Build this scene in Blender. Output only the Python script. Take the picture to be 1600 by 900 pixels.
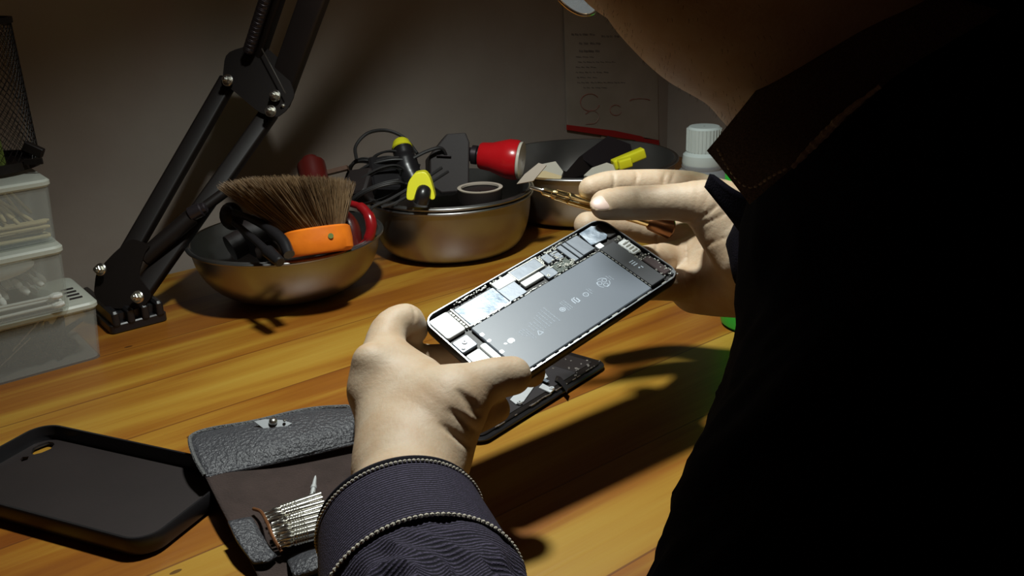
import bpy, bmesh, math, random
import numpy as np
from mathutils import Vector as V, Matrix, noise
random.seed(7)
sc = bpy.context.scene
for o in list(bpy.data.objects): bpy.data.objects.remove(o)
COL = sc.collection
PI = math.pi
# ------------------------------------------------------------------ camera
F = 1450.0; H = .28; PITCH = math.radians(20); ROLL = math.radians(2.2)
fw = V((0, math.cos(PITCH), -math.sin(PITCH)))
up0 = V((0, math.sin(PITCH), math.cos(PITCH))); r0 = V((1, 0, 0))
ri = math.cos(ROLL)*r0 - math.sin(ROLL)*up0
up = math.cos(ROLL)*up0 + math.sin(ROLL)*r0
CAM = V((0, 0, H))
cd = bpy.data.cameras.new('camera'); co = bpy.data.objects.new('camera', cd); COL.objects.link(co)
cd.sensor_width = 36; cd.lens = 36*F/1600; cd.clip_start = .01
m = Matrix((ri, up, -fw)).transposed().to_4x4(); m.translation = CAM; co.matrix_world = m
sc.camera = co
# ------------------------------------------------------------------ world / exposure
sc.view_settings.view_transform = 'Standard'; sc.view_settings.look = 'None'
sc.view_settings.gamma = 1; sc.view_settings.use_curve_mapping = False
sc.view_settings.exposure = 0.0
w = bpy.data.worlds.new('World'); sc.world = w; w.use_nodes = True
w.node_tree.nodes['Background'].inputs[0].default_value = (.9, .40, .26, 1)
w.node_tree.nodes['Background'].inputs[1].default_value = .0095
LAMP = V((-.03, .53, .55)); AIM = V((.10, .49, 0)); LAMP_POWER = 15.0

def W(px, py, d):            # point seen at a pixel, at a given distance in front of the camera
    return CAM + fw*d + ri*((px-800)/F*d) - up*((py-450)/F*d)
def T(px, py, z=0.0):        # point seen at a pixel, on the level z above the bench top
    v = fw*F + ri*(px-800) - up*(py-450)
    return CAM + v*((z-H)/v.z)
A38 = math.radians(38)
U = V((math.cos(A38), math.sin(A38), 0)); N = V((-math.sin(A38), math.cos(A38), 0)); Z = V((0, 0, 1))
def UV_(u, n, z=0.0): return U*u + N*n + Z*z
# ------------------------------------------------------------------ materials
def mat(name, col, rough=.5, metal=0.0, bump=None, var=None, **kw):
    """bump=(scale, strength, distance[, stretch xyz]); var=(scale, second colour[, stretch])"""
    m = bpy.data.materials.new(name); m.use_nodes = True; nt = m.node_tree; b = nt.nodes['Principled BSDF']
    b.inputs['Base Color'].default_value = (*col, 1); b.inputs['Roughness'].default_value = rough; b.inputs['Metallic'].default_value = metal
    for k, v in kw.items(): b.inputs[k.replace('_', ' ')].default_value = v
    tc = nt.nodes.new('ShaderNodeTexCoord')
    def coords(st, co='Object'):
        mp = nt.nodes.new('ShaderNodeMapping'); nt.links.new(tc.outputs[co], mp.inputs[0])
        mp.inputs['Scale'].default_value = st; return mp.outputs[0]
    if var:
        n = nt.nodes.new('ShaderNodeTexNoise'); n.inputs['Scale'].default_value = var[0]; n.inputs['Detail'].default_value = 4
        nt.links.new(coords(var[2] if len(var) > 2 else (1, 1, 1)), n.inputs['Vector'])
        r = nt.nodes.new('ShaderNodeValToRGB'); r.color_ramp.elements[0].color = (*col, 1); r.color_ramp.elements[1].color = (*var[1], 1)
        r.color_ramp.elements[0].position = .35; r.color_ramp.elements[1].position = .65
        nt.links.new(n.outputs['Fac'], r.inputs[0]); nt.links.new(r.outputs[0], b.inputs['Base Color'])
    if bump:
        n = nt.nodes.new('ShaderNodeTexNoise'); n.inputs['Scale'].default_value = bump[0]; n.inputs['Detail'].default_value = 3
        nt.links.new(coords(bump[3] if len(bump) > 3 else (1, 1, 1)), n.inputs['Vector'])
        bp = nt.nodes.new('ShaderNodeBump'); bp.inputs['Strength'].default_value = bump[1]; bp.inputs['Distance'].default_value = bump[2]
        nt.links.new(n.outputs['Fac'], bp.inputs['Height']); nt.links.new(bp.outputs[0], b.inputs['Normal'])
    return m
def nd(nt, t, **kw):
    n = nt.nodes.new(t)
    for k, v in kw.items(): setattr(n, k, v)
    return n
def wood_mat():
    m = bpy.data.materials.new('varnished_boards'); m.use_nodes = True; nt = m.node_tree; b = nt.nodes['Principled BSDF']; L = nt.links.new
    tc = nd(nt, 'ShaderNodeTexCoord'); sp = nd(nt, 'ShaderNodeSeparateXYZ'); L(tc.outputs['Object'], sp.inputs[0])
    def math_(op, a, bv, c=None):
        n = nd(nt, 'ShaderNodeMath', operation=op)
        for i, x in enumerate((a, bv, c)):
            if x is None: continue
            if isinstance(x, (int, float)): n.inputs[i].default_value = x
            else: L(x, n.inputs[i])
        return n.outputs[0]
    pw = .074
    q = math_('DIVIDE', math_('ADD', sp.outputs[1], .0285), pw)
    fl = math_('FLOOR', q, 0); fr = math_('FRACT', q, 0)
    wn = nd(nt, 'ShaderNodeTexWhiteNoise', noise_dimensions='1D'); L(math_('ADD', fl, 3.3), wn.inputs['W'])
    # grain coordinates, shifted per board
    cb = nd(nt, 'ShaderNodeCombineXYZ'); L(math_('ADD', sp.outputs[0], math_('MULTIPLY', fl, 3.7)), cb.inputs[0]); L(sp.outputs[1], cb.inputs[1]); L(fl, cb.inputs[2])
    def nz(st, scale, det, dist=0):
        mp = nd(nt, 'ShaderNodeMapping'); mp.inputs['Scale'].default_value = st; L(cb.outputs[0], mp.inputs[0])
        n = nd(nt, 'ShaderNodeTexNoise'); n.inputs['Scale'].default_value = scale; n.inputs['Detail'].default_value = det; n.inputs['Distortion'].default_value = dist
        L(mp.outputs[0], n.inputs['Vector']); return n.outputs['Fac']
    g1 = nz((.7, 5.5, 1), 5, 2, .5); g2 = nz((1, 24, 1), 12, 3, .2); g3 = nz((1, 3, 1), 9, 2, 1.0)
    s = math_('ADD', math_('MULTIPLY', g1, 1.15), math_('MULTIPLY', g2, .22))
    s = math_('ADD', s, math_('MULTIPLY', wn.outputs['Value'], .30)); s = math_('SUBTRACT', s, .33)
    r = nd(nt, 'ShaderNodeValToRGB'); e = r.color_ramp.elements
    e[0].position = .22; e[0].color = (.40, .235, .032, 1); e[1].position = .9; e[1].color = (.17, .045, .004, 1)
    x = e.new(.42); x.color = (.36, .185, .020, 1); x = e.new(.62); x.color = (.26, .092, .0075, 1)
    L(s, r.inputs[0])
    # seams
    sm = math_('LESS_THAN', math_('MINIMUM', fr, math_('SUBTRACT', 1.0, fr)), .009)
    mx = nd(nt, 'ShaderNodeMix', data_type='RGBA'); mx.inputs[7].default_value = (.10, .025, .004, 1)
    L(math_('MULTIPLY', sm, .65), mx.inputs[0]); L(r.outputs[0], mx.inputs[6])
    # knots and nicks
    col = mx.outputs[2]
    vo = nd(nt, 'ShaderNodeTexVoronoi'); vo.inputs['Scale'].default_value = 7; mp = nd(nt, 'ShaderNodeMapping'); mp.inputs['Scale'].default_value = (1, 2.2, 1)
    L(tc.outputs['Object'], mp.inputs[0]); L(mp.outputs[0], vo.inputs['Vector'])
    k = math_('LESS_THAN', math_('ADD', vo.outputs['Distance'], math_('MULTIPLY', g3, .05)), .062)
    mx2 = nd(nt, 'ShaderNodeMix', data_type='RGBA'); mx2.inputs[7].default_value = (.05, .015, .004, 1); L(math_('MULTIPLY', k, .8), mx2.inputs[0]); L(col, mx2.inputs[6])
    L(mx2.outputs[2], b.inputs['Base Color'])
    b.inputs['Roughness'].default_value = .42; b.inputs['Coat Weight'].default_value = .25; b.inputs['Coat Roughness'].default_value = .32
    bp = nd(nt, 'ShaderNodeBump'); bp.inputs['Strength'].default_value = .25; bp.inputs['Distance'].default_value = .0008
    L(math_('SUBTRACT', g2, sm), bp.inputs['Height']); L(bp.outputs[0], b.inputs['Normal'])
    return m
def fabric_mat(name, col, col2, ribs=420, axis='V', bumpd=.0006, rough=.85):
    """ribbed twill, ribs run across the UV map"""
    m = bpy.data.materials.new(name); m.use_nodes = True; nt = m.node_tree; b = nt.nodes['Principled BSDF']; L = nt.links.new
    tc = nd(nt, 'ShaderNodeTexCoord'); mp = nd(nt, 'ShaderNodeMapping'); L(tc.outputs['UV'], mp.inputs[0])
    wv = nd(nt, 'ShaderNodeTexWave', bands_direction='Y' if axis == 'V' else 'X'); wv.inputs['Scale'].default_value = ribs/6.28318; wv.inputs['Distortion'].default_value = .6; wv.inputs['Detail Scale'].default_value = 4
    L(mp.outputs[0], wv.inputs['Vector'])
    n = nd(nt, 'ShaderNodeTexNoise'); n.inputs['Scale'].default_value = 1400; n.inputs['Detail'].default_value = 2; L(tc.outputs['Object'], n.inputs['Vector'])
    a = nd(nt, 'ShaderNodeMath', operation='MULTIPLY'); L(wv.outputs['Fac'], a.inputs[0]); L(n.outputs['Fac'], a.inputs[1])
    r = nd(nt, 'ShaderNodeValToRGB'); r.color_ramp.elements[0].position = .12; r.color_ramp.elements[1].position = .6
    r.color_ramp.elements[0].color = (*col, 1); r.color_ramp.elements[1].color = (*col2, 1); L(a.outputs[0], r.inputs[0]); L(r.outputs[0], b.inputs['Base Color'])
    bp = nd(nt, 'ShaderNodeBump'); bp.inputs['Strength'].default_value = .9; bp.inputs['Distance'].default_value = bumpd
    L(a.outputs[0], bp.inputs['Height']); L(bp.outputs[0], b.inputs['Normal'])
    b.inputs['Roughness'].default_value = rough; b.inputs['Specular IOR Level'].default_value = .2
    return m
def frosted(name, col, alpha, rough=.35):
    m = bpy.data.materials.new(name); m.use_nodes = True; nt = m.node_tree; b = nt.nodes['Principled BSDF']
    b.inputs['Base Color'].default_value = (*col, 1); b.inputs['Roughness'].default_value = rough
    tr = nd(nt, 'ShaderNodeBsdfTransparent'); tr.inputs[0].default_value = (.95, .96, .94, 1); mx = nd(nt, 'ShaderNodeMixShader')
    mx.inputs[0].default_value = alpha; nt.links.new(tr.outputs[0], mx.inputs[1]); nt.links.new(b.outputs[0], mx.inputs[2])
    nt.links.new(mx.outputs[0], nt.nodes['Material Output'].inputs[0]); return m
M = {}
M['wood'] = wood_mat()
M['wall'] = mat('grey_painted_plaster', (.40, .345, .295), .9, bump=(60, .25, .002), var=(5, (.32, .255, .21)))
M['floor'] = mat('concrete_floor', (.1, .09, .08), .9, bump=(30, .3, .002))
M['steel'] = mat('brushed_steel', (.42, .42, .41), .36, 1.0, bump=(25, .35, .0015, (1, 1, .25)), var=(14, (.30, .29, .28)))
M['black'] = mat('black_painted_metal', (.010, .007, .006), .5, bump=(300, .1, .0002), Specular_IOR_Level=.22)
M['blackpl'] = mat('black_plastic', (.012, .011, .012), .32, bump=(400, .1, .0002))
M['matblack'] = mat('matt_black_plastic', (.011, .0065, .006), .6, bump=(500, .2, .0002), var=(20, (.014, .0085, .008)))
M['rubber'] = mat('black_cable_rubber', (.02, .019, .019), .45, bump=(300, .2, .0002))
M['chrome'] = mat('chromed_bolt', (.75, .74, .68), .3, 1.0, bump=(200, .3, .0003))
M['bright'] = mat('bright_steel_bits', (.86, .84, .76), .22, 1.0, bump=(250, .3, .0003))
M['gold'] = mat('gold_plated_brass', (.85, .68, .36), .22, 1.0, bump=(200, .2, .0002))
M['red'] = mat('red_plastic', (.50, .008, .012), .25, bump=(100, .1, .0005))
M['dred'] = mat('dark_red_plastic', (.08, .007, .005), .35, bump=(100, .2, .0005))
M['yellow'] = mat('yellow_plastic', (.75, .72, .02), .35, bump=(200, .1, .0003))
M['orange'] = mat('orange_painted_wood', (.80, .20, .012), .38, bump=(60, .5, .001), var=(40, (.62, .13, .008)))
M['bristle'] = mat('brown_bristle', (.085, .048, .022), .6, var=(60, (.20, .125, .06)))
M['brown'] = mat('brown_wood_handle', (.09, .04, .02), .5, bump=(80, .3, .001))
M['glasswhite'] = mat('pale_lens_plastic', (.55, .52, .44), .25)
M['paper'] = mat('aged_paper', (.42, .36, .30), .85, bump=(40, .3, .001), var=(12, (.33, .28, .22)))
M['ink'] = mat('grey_ink', (.15, .12, .11), .8, var=(200, (.26, .23, .2)))
M['rink'] = mat('faded_red_ink', (.35, .13, .10), .8, var=(90, (.40, .27, .22)))
M['redband'] = mat('red_plastic_band', (.42, .01, .01), .4)
M['frost'] = frosted('frosted_plastic', (.54, .57, .55), .23)
M['frostlid'] = frosted('frosted_lid_plastic', (.60, .62, .54), .62)
M['bottle'] = frosted('clear_bottle_plastic', (.40, .44, .47), .45, .15)
M['cap'] = frosted('milky_cap_plastic', (.55, .62, .60), .85, .3)
M['green'] = mat('green_plastic', (.02, .42, .04), .3, bump=(60, .1, .0005))
M['cotton'] = mat('white_cotton', (.9, .9, .9), .95, bump=(400, .5, .0005))
M['stick'] = mat('pale_wood_stick', (.62, .50, .28), .7)
M['wstick'] = mat('white_paper_stick', (.70, .70, .68), .7)
M['screwdark'] = mat('dark_steel_screws', (.05, .04, .045), .4, .7)
M['phframe'] = mat('dark_aluminium_frame', (.03, .03, .034), .35, .6)
M['chamfer'] = mat('polished_chamfer', (.58, .62, .66), .32, 1.0)
M['pit'] = mat('phone_cavity_black', (.012, .010, .010), .5, bump=(500, .3, .0003))
M['battery'] = mat('battery_wrap', (.13, .15, .18), .42, bump=(120, .04, .0003))
M['batink'] = mat('battery_print', (.42, .48, .56), .5)
M['logo'] = mat('battery_logo_print', (.62, .66, .70), .4)
M['shield'] = mat('shield_steel', (.36, .40, .45), .48, .5, bump=(160, .5, .0012), var=(90, (.15, .19, .24)))
M['dshield'] = mat('dark_shield', (.20, .22, .25), .42, .6, bump=(200, .2, .0004))
M['silver'] = mat('silver_foil', (.84, .87, .90), .45, .55, bump=(150, .5, .0008))
M['whitepl'] = mat('white_component', (.78, .80, .80), .36)
M['pcb'] = mat('circuit_board', (.02, .04, .035), .5, bump=(900, .5, .0004), var=(700, (.07, .08, .06)))
M['component'] = mat('tiny_metal_component', (.72, .72, .66), .3, .8)
M['copper'] = mat('flex_copper', (.22, .09, .035), .4, .5)
M['leather'] = mat('grained_black_leather', (.05, .05, .056), .38, bump=(520, 1.0, .0016))
M['suede'] = mat('brown_suede_lining', (.026, .015, .012), .95, bump=(900, .8, .001), var=(60, (.040, .024, .02)))
M['edge'] = mat('frayed_leather_edge', (.12, .12, .12), .7, bump=(900, 1, .002))
M['skin'] = mat('skin', (.47, .36, .25), .6, bump=(520, .32, .0006), var=(70, (.42, .29, .18)), Subsurface_Weight=.12, Subsurface_Scale=.006)
M['skin'].node_tree.nodes['Principled BSDF'].inputs['Subsurface Radius'].default_value = (1, .3, .15)
M['nail'] = mat('fingernail', (.62, .45, .38), .42)
M['denim'] = fabric_mat('dark_indigo_denim', (.006, .005, .009), (.072, .060, .098), 1100)
M['denim2'] = fabric_mat('ribbed_collar_denim_bounce', (.030, .024, .022), (.50, .40, .36), 620, 'U', .0009)  # pale ribs stand in for light bounced up from the bench
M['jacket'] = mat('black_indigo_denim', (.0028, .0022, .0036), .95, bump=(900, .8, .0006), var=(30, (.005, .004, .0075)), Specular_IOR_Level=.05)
M['thread'] = mat('pale_seam_thread', (.42, .38, .31), .8, bump=(900, .6, .001))
M['lens'] = frosted('spectacle_lens', (.15, .16, .17), .35, .05)
M['gilt'] = mat('gilt_metal_rim', (.65, .50, .36), .25, 1.0)
M['hair'] = mat('dark_hair', (.06, .04, .03), .5)
M['eye'] = mat('eye_white', (.6, .6, .58), .2)
# ------------------------------------------------------------------ builders
def tag(o, label=None, cat=None, group=None, kind=None):
    for k, v in (('label', label), ('category', cat), ('group', group), ('kind', kind)):
        if v: o[k] = v
    return o
def root(name, loc, label, cat, group=None, rotz=0.0):
    o = bpy.data.objects.new(name, None); COL.objects.link(o); o.location = loc; o.rotation_euler = (0, 0, rotz); o.empty_display_size = .01
    return tag(o, label, cat, group)
def wm(o):
    m = Matrix.LocRotScale(o.location, o.rotation_euler, None)
    return (wm(o.parent) @ m) if o.parent else m
def frame(xa, ya, za):   # 3x3 with given columns
    return Matrix((xa, ya, za)).transposed()
def look(d, hint=V((0, 0, 1))):
    d = V(d).normalized(); x = V(hint).cross(d)
    if x.length < 1e-4: x = V((1, 0, 0))
    x.normalize(); return frame(x, d.cross(x), d)
class MB:
    def __init__(s): s.v = []; s.f = []; s.uv = None
    def add(s, vs, fs, R=None, loc=(0, 0, 0)):
        n = len(s.v); loc = V(loc)
        for v in vs: s.v.append(((R @ V(v)) if R else V(v)) + loc)
        s.f += [tuple(i+n for i in f) for f in fs]; return s
    def box(s, c, size, R=None, bev=0.0):
        x, y, z = [a/2 for a in size]
        if bev <= 0:
            vs = [(i*x, j*y, k*z) for i in (-1, 1) for j in (-1, 1) for k in (-1, 1)]
            fs = [(0, 1, 3, 2), (4, 6, 7, 5), (0, 4, 5, 1), (2, 3, 7, 6), (0, 2, 6, 4), (1, 5, 7, 3)]
            return s.add(vs, fs, R, c)
        return s.rbox(c, size, bev, R, min(bev, z*.9), 3)
    def rbox(s, c, size, r, R=None, eb=0.0, seg=4, taper=1.0):
        """plate with rounded corners (radius r in plan), edge bevel eb, taper scales the bottom"""
        x, y, z = [a/2 for a in size]; r = min(r, x*.999, y*.999)
        def ring(inset, zz, sc_=1.0):
            out = []; rr = max(r-inset, 1e-5)
            for q, (sx, sy) in enumerate(((1, 1), (-1, 1), (-1, -1), (1, -1))):
                for k in range(seg+1):
                    a = q*PI/2 + k/seg*PI/2
                    out.append(((sx*(x-r)+rr*math.cos(a))*sc_, (sy*(y-r)+rr*math.sin(a))*sc_, zz))
            return out
        rings = [ring(eb, -z, taper)] + ([ring(0, -z+eb, taper)] if eb else []) + ([ring(0, z-eb)] if eb else []) + [ring(eb, z)]
        return s.rings(rings, True, True, R, c)
    def rings(s, rings, cap0=True, cap1=True, R=None, loc=(0, 0, 0), closed=True):
        n = len(rings[0]); vs = [p for r in rings for p in r]; fs = []
        for i in range(len(rings)-1):
            for j in range(n if closed else n-1):
                a = i*n+j; b = i*n+(j+1) % n; fs.append((a, b, b+n, a+n))
        if cap0: fs.append(tuple(reversed(range(n))))
        if cap1: fs.append(tuple(range((len(rings)-1)*n, len(rings)*n)))
        return s.add(vs, fs, R, loc)
    def lathe(s, prof, seg=32, R=None, loc=(0, 0, 0), cap0=False, cap1=False, sx=1, sy=1):
        rs = [[(r*math.cos(2*PI*k/seg)*sx, r*math.sin(2*PI*k/seg)*sy, z) for k in range(seg)] for r, z in prof]
        return s.rings(rs, cap0, cap1, R, loc)
    def cyl(s, a, b, r0, r1=None, seg=16, bev=0.0):
        a = V(a); b = V(b); d = b-a; L = d.length; r1 = r0 if r1 is None else r1
        pr = [(r0, 0), (r1, L)] if not bev else [(r0-bev, 0), (r0, bev), (r1, L-bev), (r1-bev, L)]
        return s.lathe(pr, seg, look(d), a, True, True)
    def bar(s, a, b, w_, t, hint=(0, 0, 1), bev=.0008):
        """square bar from a to b; w_ across 'hint x dir', t along hint"""
        a = V(a); b = V(b); d = b-a; return s.rbox((a+b)/2, (w_, t, d.length), min(w_, t)*.2, look(d, V(hint)), bev, 3)
    def ell(s, c, rad, R=None, seg=20):
        rs = []
        for i in range(1, seg//2):
            t = PI*i/(seg//2); rs.append([(rad[0]*math.sin(t)*math.cos(2*PI*k/seg), rad[1]*math.sin(t)*math.sin(2*PI*k/seg), -rad[2]*math.cos(t)) for k in range(seg)])
        return s.rings(rs, True, True, R, c)
    def tube(s, pts, r, seg=8, cap=True, smooth=0):
        pts = [V(p) for p in pts]
        if smooth: pts = spline(pts, smooth)
        n = len(pts); rs = []
        R = look(pts[1]-pts[0]); pd = (pts[1]-pts[0]).normalized()
        for i, p in enumerate(pts):
            d = (pts[min(i+1, n-1)]-pts[max(i-1, 0)]).normalized()
            q = pd.rotation_difference(d).to_matrix(); R = q @ R; pd = d
            rr = r[i*len(r)//n] if isinstance(r, (list, tuple)) else (r(i/(n-1)) if callable(r) else r)
            rs.append([p + R @ V((rr*math.cos(2*PI*k/seg), rr*math.sin(2*PI*k/seg), 0)) for k in range(seg)])
        return s.rings(rs, cap, cap)
    def prism(s, poly, z0, z1, R=None, loc=(0, 0, 0)):
        return s.rings([[(x, y, z0) for x, y in poly], [(x, y, z1) for x, y in poly]], True, True, R, loc)
    def build(s, name, m, parent=None, world=False, smooth=True, kind=None, label=None, mods=None):
        me = bpy.data.meshes.new(name); vs = s.v
        if world and parent:
            inv = wm(parent).inverted(); vs = [inv @ V(v) for v in vs]
        me.from_pydata([tuple(v) for v in vs], [], s.f); me.update()
        bm = bmesh.new(); bm.from_mesh(me); bmesh.ops.recalc_face_normals(bm, faces=bm.faces); bm.to_mesh(me); bm.free()
        if s.uv:
            ul = me.uv_layers.new(name='UVMap')
            for l in me.loops: ul.data[l.index].uv = s.uv[l.vertex_index]
        for mm in (m if isinstance(m, (list, tuple)) else [m]): me.materials.append(mm)
        if smooth:
            for p in me.polygons: p.use_smooth = True
            me.set_sharp_from_angle(angle=math.radians(38))
        o = bpy.data.objects.new(name, me); COL.objects.link(o)
        if parent: o.parent = parent
        for t, kw in (mods or []):
            md = o.modifiers.new(t.lower(), t)
            for k, v in kw.items(): setattr(md, k, v)
        tag(o, label=label, kind=kind); return o
def spline(P, k=8):
    P = [V(p) for p in P]; Q = [P[0]*2-P[1]] + P + [P[-1]*2-P[-2]]; out = []
    for i in range(1, len(Q)-2):
        a, b, c, d = Q[i-1:i+3]
        for j in range(k):
            t = j/k; out.append(.5*((2*b)+(c-a)*t+(2*a-5*b+4*c-d)*t*t+(3*b-a-3*c+d)*t**3))
    out.append(P[-1]); return out
def patch(rows, nu=10, nv=10, bulge=None):
    """smooth sheet through rows of points; returns MB with UV in metres-ish units"""
    R1 = [spline(r, nu) for r in rows]; n = len(R1[0]); cols = [spline([r[j] for r in R1], nv) for j in range(n)]
    mb = MB(); k = len(cols[0]); mb.uv = []
    for j in range(n):
        for i in range(k): mb.v.append(cols[j][i]); mb.uv.append((j/(n-1), i/(k-1)))
    for j in range(n-1):
        for i in range(k-1):
            a = j*k+i; mb.f.append((a, a+1, a+k+1, a+k))
    return mb
def dup(rt, loc=None, rotz=None, label=None, rot=None):
    c = rt.copy(); COL.objects.link(c)
    if loc is not None: c.location = loc
    if rotz is not None: c.rotation_euler = (0, 0, rotz)
    if rot is not None: c.rotation_euler = rot
    if label: c['label'] = label
    for ch in list(rt.children):
        d = ch.copy(); COL.objects.link(d); d.parent = c
        for g in list(ch.children):
            e = g.copy(); COL.objects.link(e); e.parent = d
    return c
# ------------------------------------------------------------------ signed distance modelling for flesh and cloth
def rc(a, b, ra, rb, k=.006, op='u', flat=None):
    return dict(t='rc', a=np.array(a, float), b=np.array(b, float), ra=ra, rb=rb, k=k, op=op, flat=flat)
def el(c, rad, R=None, k=.006, op='u'):
    return dict(t='el', c=np.array(c, float), rad=np.array(rad, float), R=np.array(R) if R is not None else np.eye(3), k=k, op=op)
def prim_bounds(p):
    if p['t'] == 'ch': return np.min(p['P']-p['r'][:, None], 0), np.max(p['P']+p['r'][:, None], 0)
    if p['t'] == 'rc':
        lo = np.minimum(p['a']-p['ra'], p['b']-p['rb']); hi = np.maximum(p['a']+p['ra'], p['b']+p['rb'])
    else:
        r = p['rad'].max(); lo = p['c']-r; hi = p['c']+r
    return lo, hi
def prim_d(p, X):
    if p['t'] == 'ch':
        out = None
        for i in range(len(p['P'])-1):
            d = prim_d(rc(p['P'][i], p['P'][i+1], float(p['r'][i]), float(p['r'][i+1])), X); out = d if out is None else np.minimum(out, d)
        return out
    if p['t'] == 'rc':
        pa = X-p['a'].astype(np.float32); ba = (p['b']-p['a']).astype(np.float32); L = float(ba@ba)
        h = np.clip((pa@ba)/max(L, 1e-12), 0, 1) if L > 1e-12 else np.zeros(pa.shape[:-1], np.float32)
        q = pa-h[..., None]*ba
        if p['flat'] is not None:
            n, s_ = p['flat']; n = np.array(n, np.float32); q = q+((q@n)*(s_-1))[..., None]*n
        return np.sqrt((q*q).sum(-1))-(p['ra']+(p['rb']-p['ra'])*h)
    q = (X-p['c'].astype(np.float32))@p['R'].astype(np.float32); r = p['rad'].astype(np.float32)
    k0 = np.sqrt(((q/r)**2).sum(-1)); k1 = np.sqrt(((q/r**2)**2).sum(-1))+1e-9
    return k0*(k0-1)/k1
def sdf_mesh(prims, vox, noise_fn=None):
    lo = np.min([prim_bounds(p)[0] for p in prims if p['op'] == 'u'], 0)-3*vox-.004; hi = np.max([prim_bounds(p)[1] for p in prims if p['op'] == 'u'], 0)+3*vox+.004
    n = np.ceil((hi-lo)/vox).astype(int)+1; Fd = np.full(n, .05, np.float32)
    ax = [lo[i]+np.arange(n[i])*vox for i in range(3)]
    for p in prims:
        a, b = prim_bounds(p); mg = p['k']*1.2+3*vox
        i0 = np.clip(((a-mg-lo)/vox).astype(int), 0, n-1); i1 = np.clip(np.ceil((b+mg-lo)/vox).astype(int)+1, 1, n)
        if (i1 <= i0).any(): continue
        X = np.stack(np.meshgrid(*[ax[i][i0[i]:i1[i]] for i in range(3)], indexing='ij'), -1).astype(np.float32)
        d = prim_d(p, X); sl = tuple(slice(i0[i], i1[i]) for i in range(3)); g = Fd[sl]; k = p['k']
        if p['op'] == 'u': h = np.clip(.5+.5*(g-d)/k, 0, 1); Fd[sl] = g*(1-h)+d*h-k*h*(1-h)
        else: h = np.clip(.5-.5*(g+d)/k, 0, 1); Fd[sl] = g*(1-h)-d*h+k*h*(1-h)
    S = Fd < 0
    c = np.zeros(n-1, np.int8)
    off = [(i, j, k) for i in (0, 1) for j in (0, 1) for k in (0, 1)]
    sl = lambda o, A: A[o[0]:n[0]-1+o[0], o[1]:n[1]-1+o[1], o[2]:n[2]-1+o[2]]
    for o in off: c += sl(o, S)
    act = (c > 0) & (c < 8); idx = np.argwhere(act); cid = np.full(n-1, -1, np.int32); cid[act] = np.arange(len(idx))
    pos = np.zeros((len(idx), 3)); cnt = np.zeros(len(idx))
    for a_ in off:
        for d_ in range(3):
            if a_[d_]: continue
            b_ = list(a_); b_[d_] = 1
            fa = Fd[tuple((idx+a_).T)]; fb = Fd[tuple((idx+b_).T)]; mk = (fa < 0) != (fb < 0)
            t = np.where(mk, fa/np.where(mk, fa-fb, 1), 0); q = idx+np.array(a_, float); q[:, d_] += t
            pos[mk] += q[mk]; cnt += mk
    pos = lo+pos/cnt[:, None]*vox
    quads = []
    for d_ in range(3):
        e1, e2 = (d_+1) % 3, (d_+2) % 3
        A = S; s0 = [slice(None)]*3; s1 = [slice(None)]*3; s0[d_] = slice(0, n[d_]-1); s1[d_] = slice(1, n[d_])
        ch = np.argwhere(A[tuple(s0)] != A[tuple(s1)])
        ok = (ch[:, e1] > 0) & (ch[:, e2] > 0) & (ch[:, e1] < n[e1]-1) & (ch[:, e2] < n[e2]-1); ch = ch[ok]
        u1 = np.zeros(3, int); u1[e1] = 1; u2 = np.zeros(3, int); u2[e2] = 1
        q = np.stack([cid[tuple(x.T)] for x in (ch-u1-u2, ch-u2, ch, ch-u1)], 1)
        fl = ~A[tuple(ch.T)]; q[fl] = q[fl][:, ::-1]; quads.append(q)
    quads = np.concatenate(quads)
    # relax once along edges to take the grid marks off
    for _ in range(2):
        acc = np.zeros_like(pos); ct = np.zeros(len(pos))
        for i in range(4):
            a_, b_ = quads[:, i], quads[:, (i+1) % 4]
            for k in range(3): acc[:, k] += np.bincount(a_, pos[b_, k], len(pos)); acc[:, k] += np.bincount(b_, pos[a_, k], len(pos))
            ct += np.bincount(a_, minlength=len(pos))+np.bincount(b_, minlength=len(pos))
        pos = .5*pos+.5*acc/np.maximum(ct, 1)[:, None]
    if noise_fn is not None: pos = noise_fn(pos)
    return pos, quads
def np_object(name, parts, mats, parent=None, matfn=None):
    vs = []; fs = []; o = 0
    for p, q in parts: vs.append(p); fs.append(q+o); o += len(p)
    P = np.concatenate(vs); Q = np.concatenate(fs)
    if parent:
        im = np.array(wm(parent).inverted()); P2 = P@im[:3, :3].T+im[:3, 3]
    else: P2 = P
    me = bpy.data.meshes.new(name); me.vertices.add(len(P2)); me.vertices.foreach_set('co', P2.astype(np.float32).ravel())
    me.loops.add(Q.size); me.loops.foreach_set('vertex_index', Q.astype(np.int32).ravel())
    me.polygons.add(len(Q)); me.polygons.foreach_set('loop_start', np.arange(0, Q.size, 4, dtype=np.int32)); me.polygons.foreach_set('loop_total', np.full(len(Q), 4, np.int32))
    for mm in mats: me.materials.append(mm)
    if matfn is not None: me.polygons.foreach_set('material_index', matfn(P[Q].mean(1)).astype(np.int32))
    me.update(calc_edges=True); me.validate(); me.shade_smooth()
    ob = bpy.data.objects.new(name, me); COL.objects.link(ob)
    if parent: ob.parent = parent
    return ob
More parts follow.
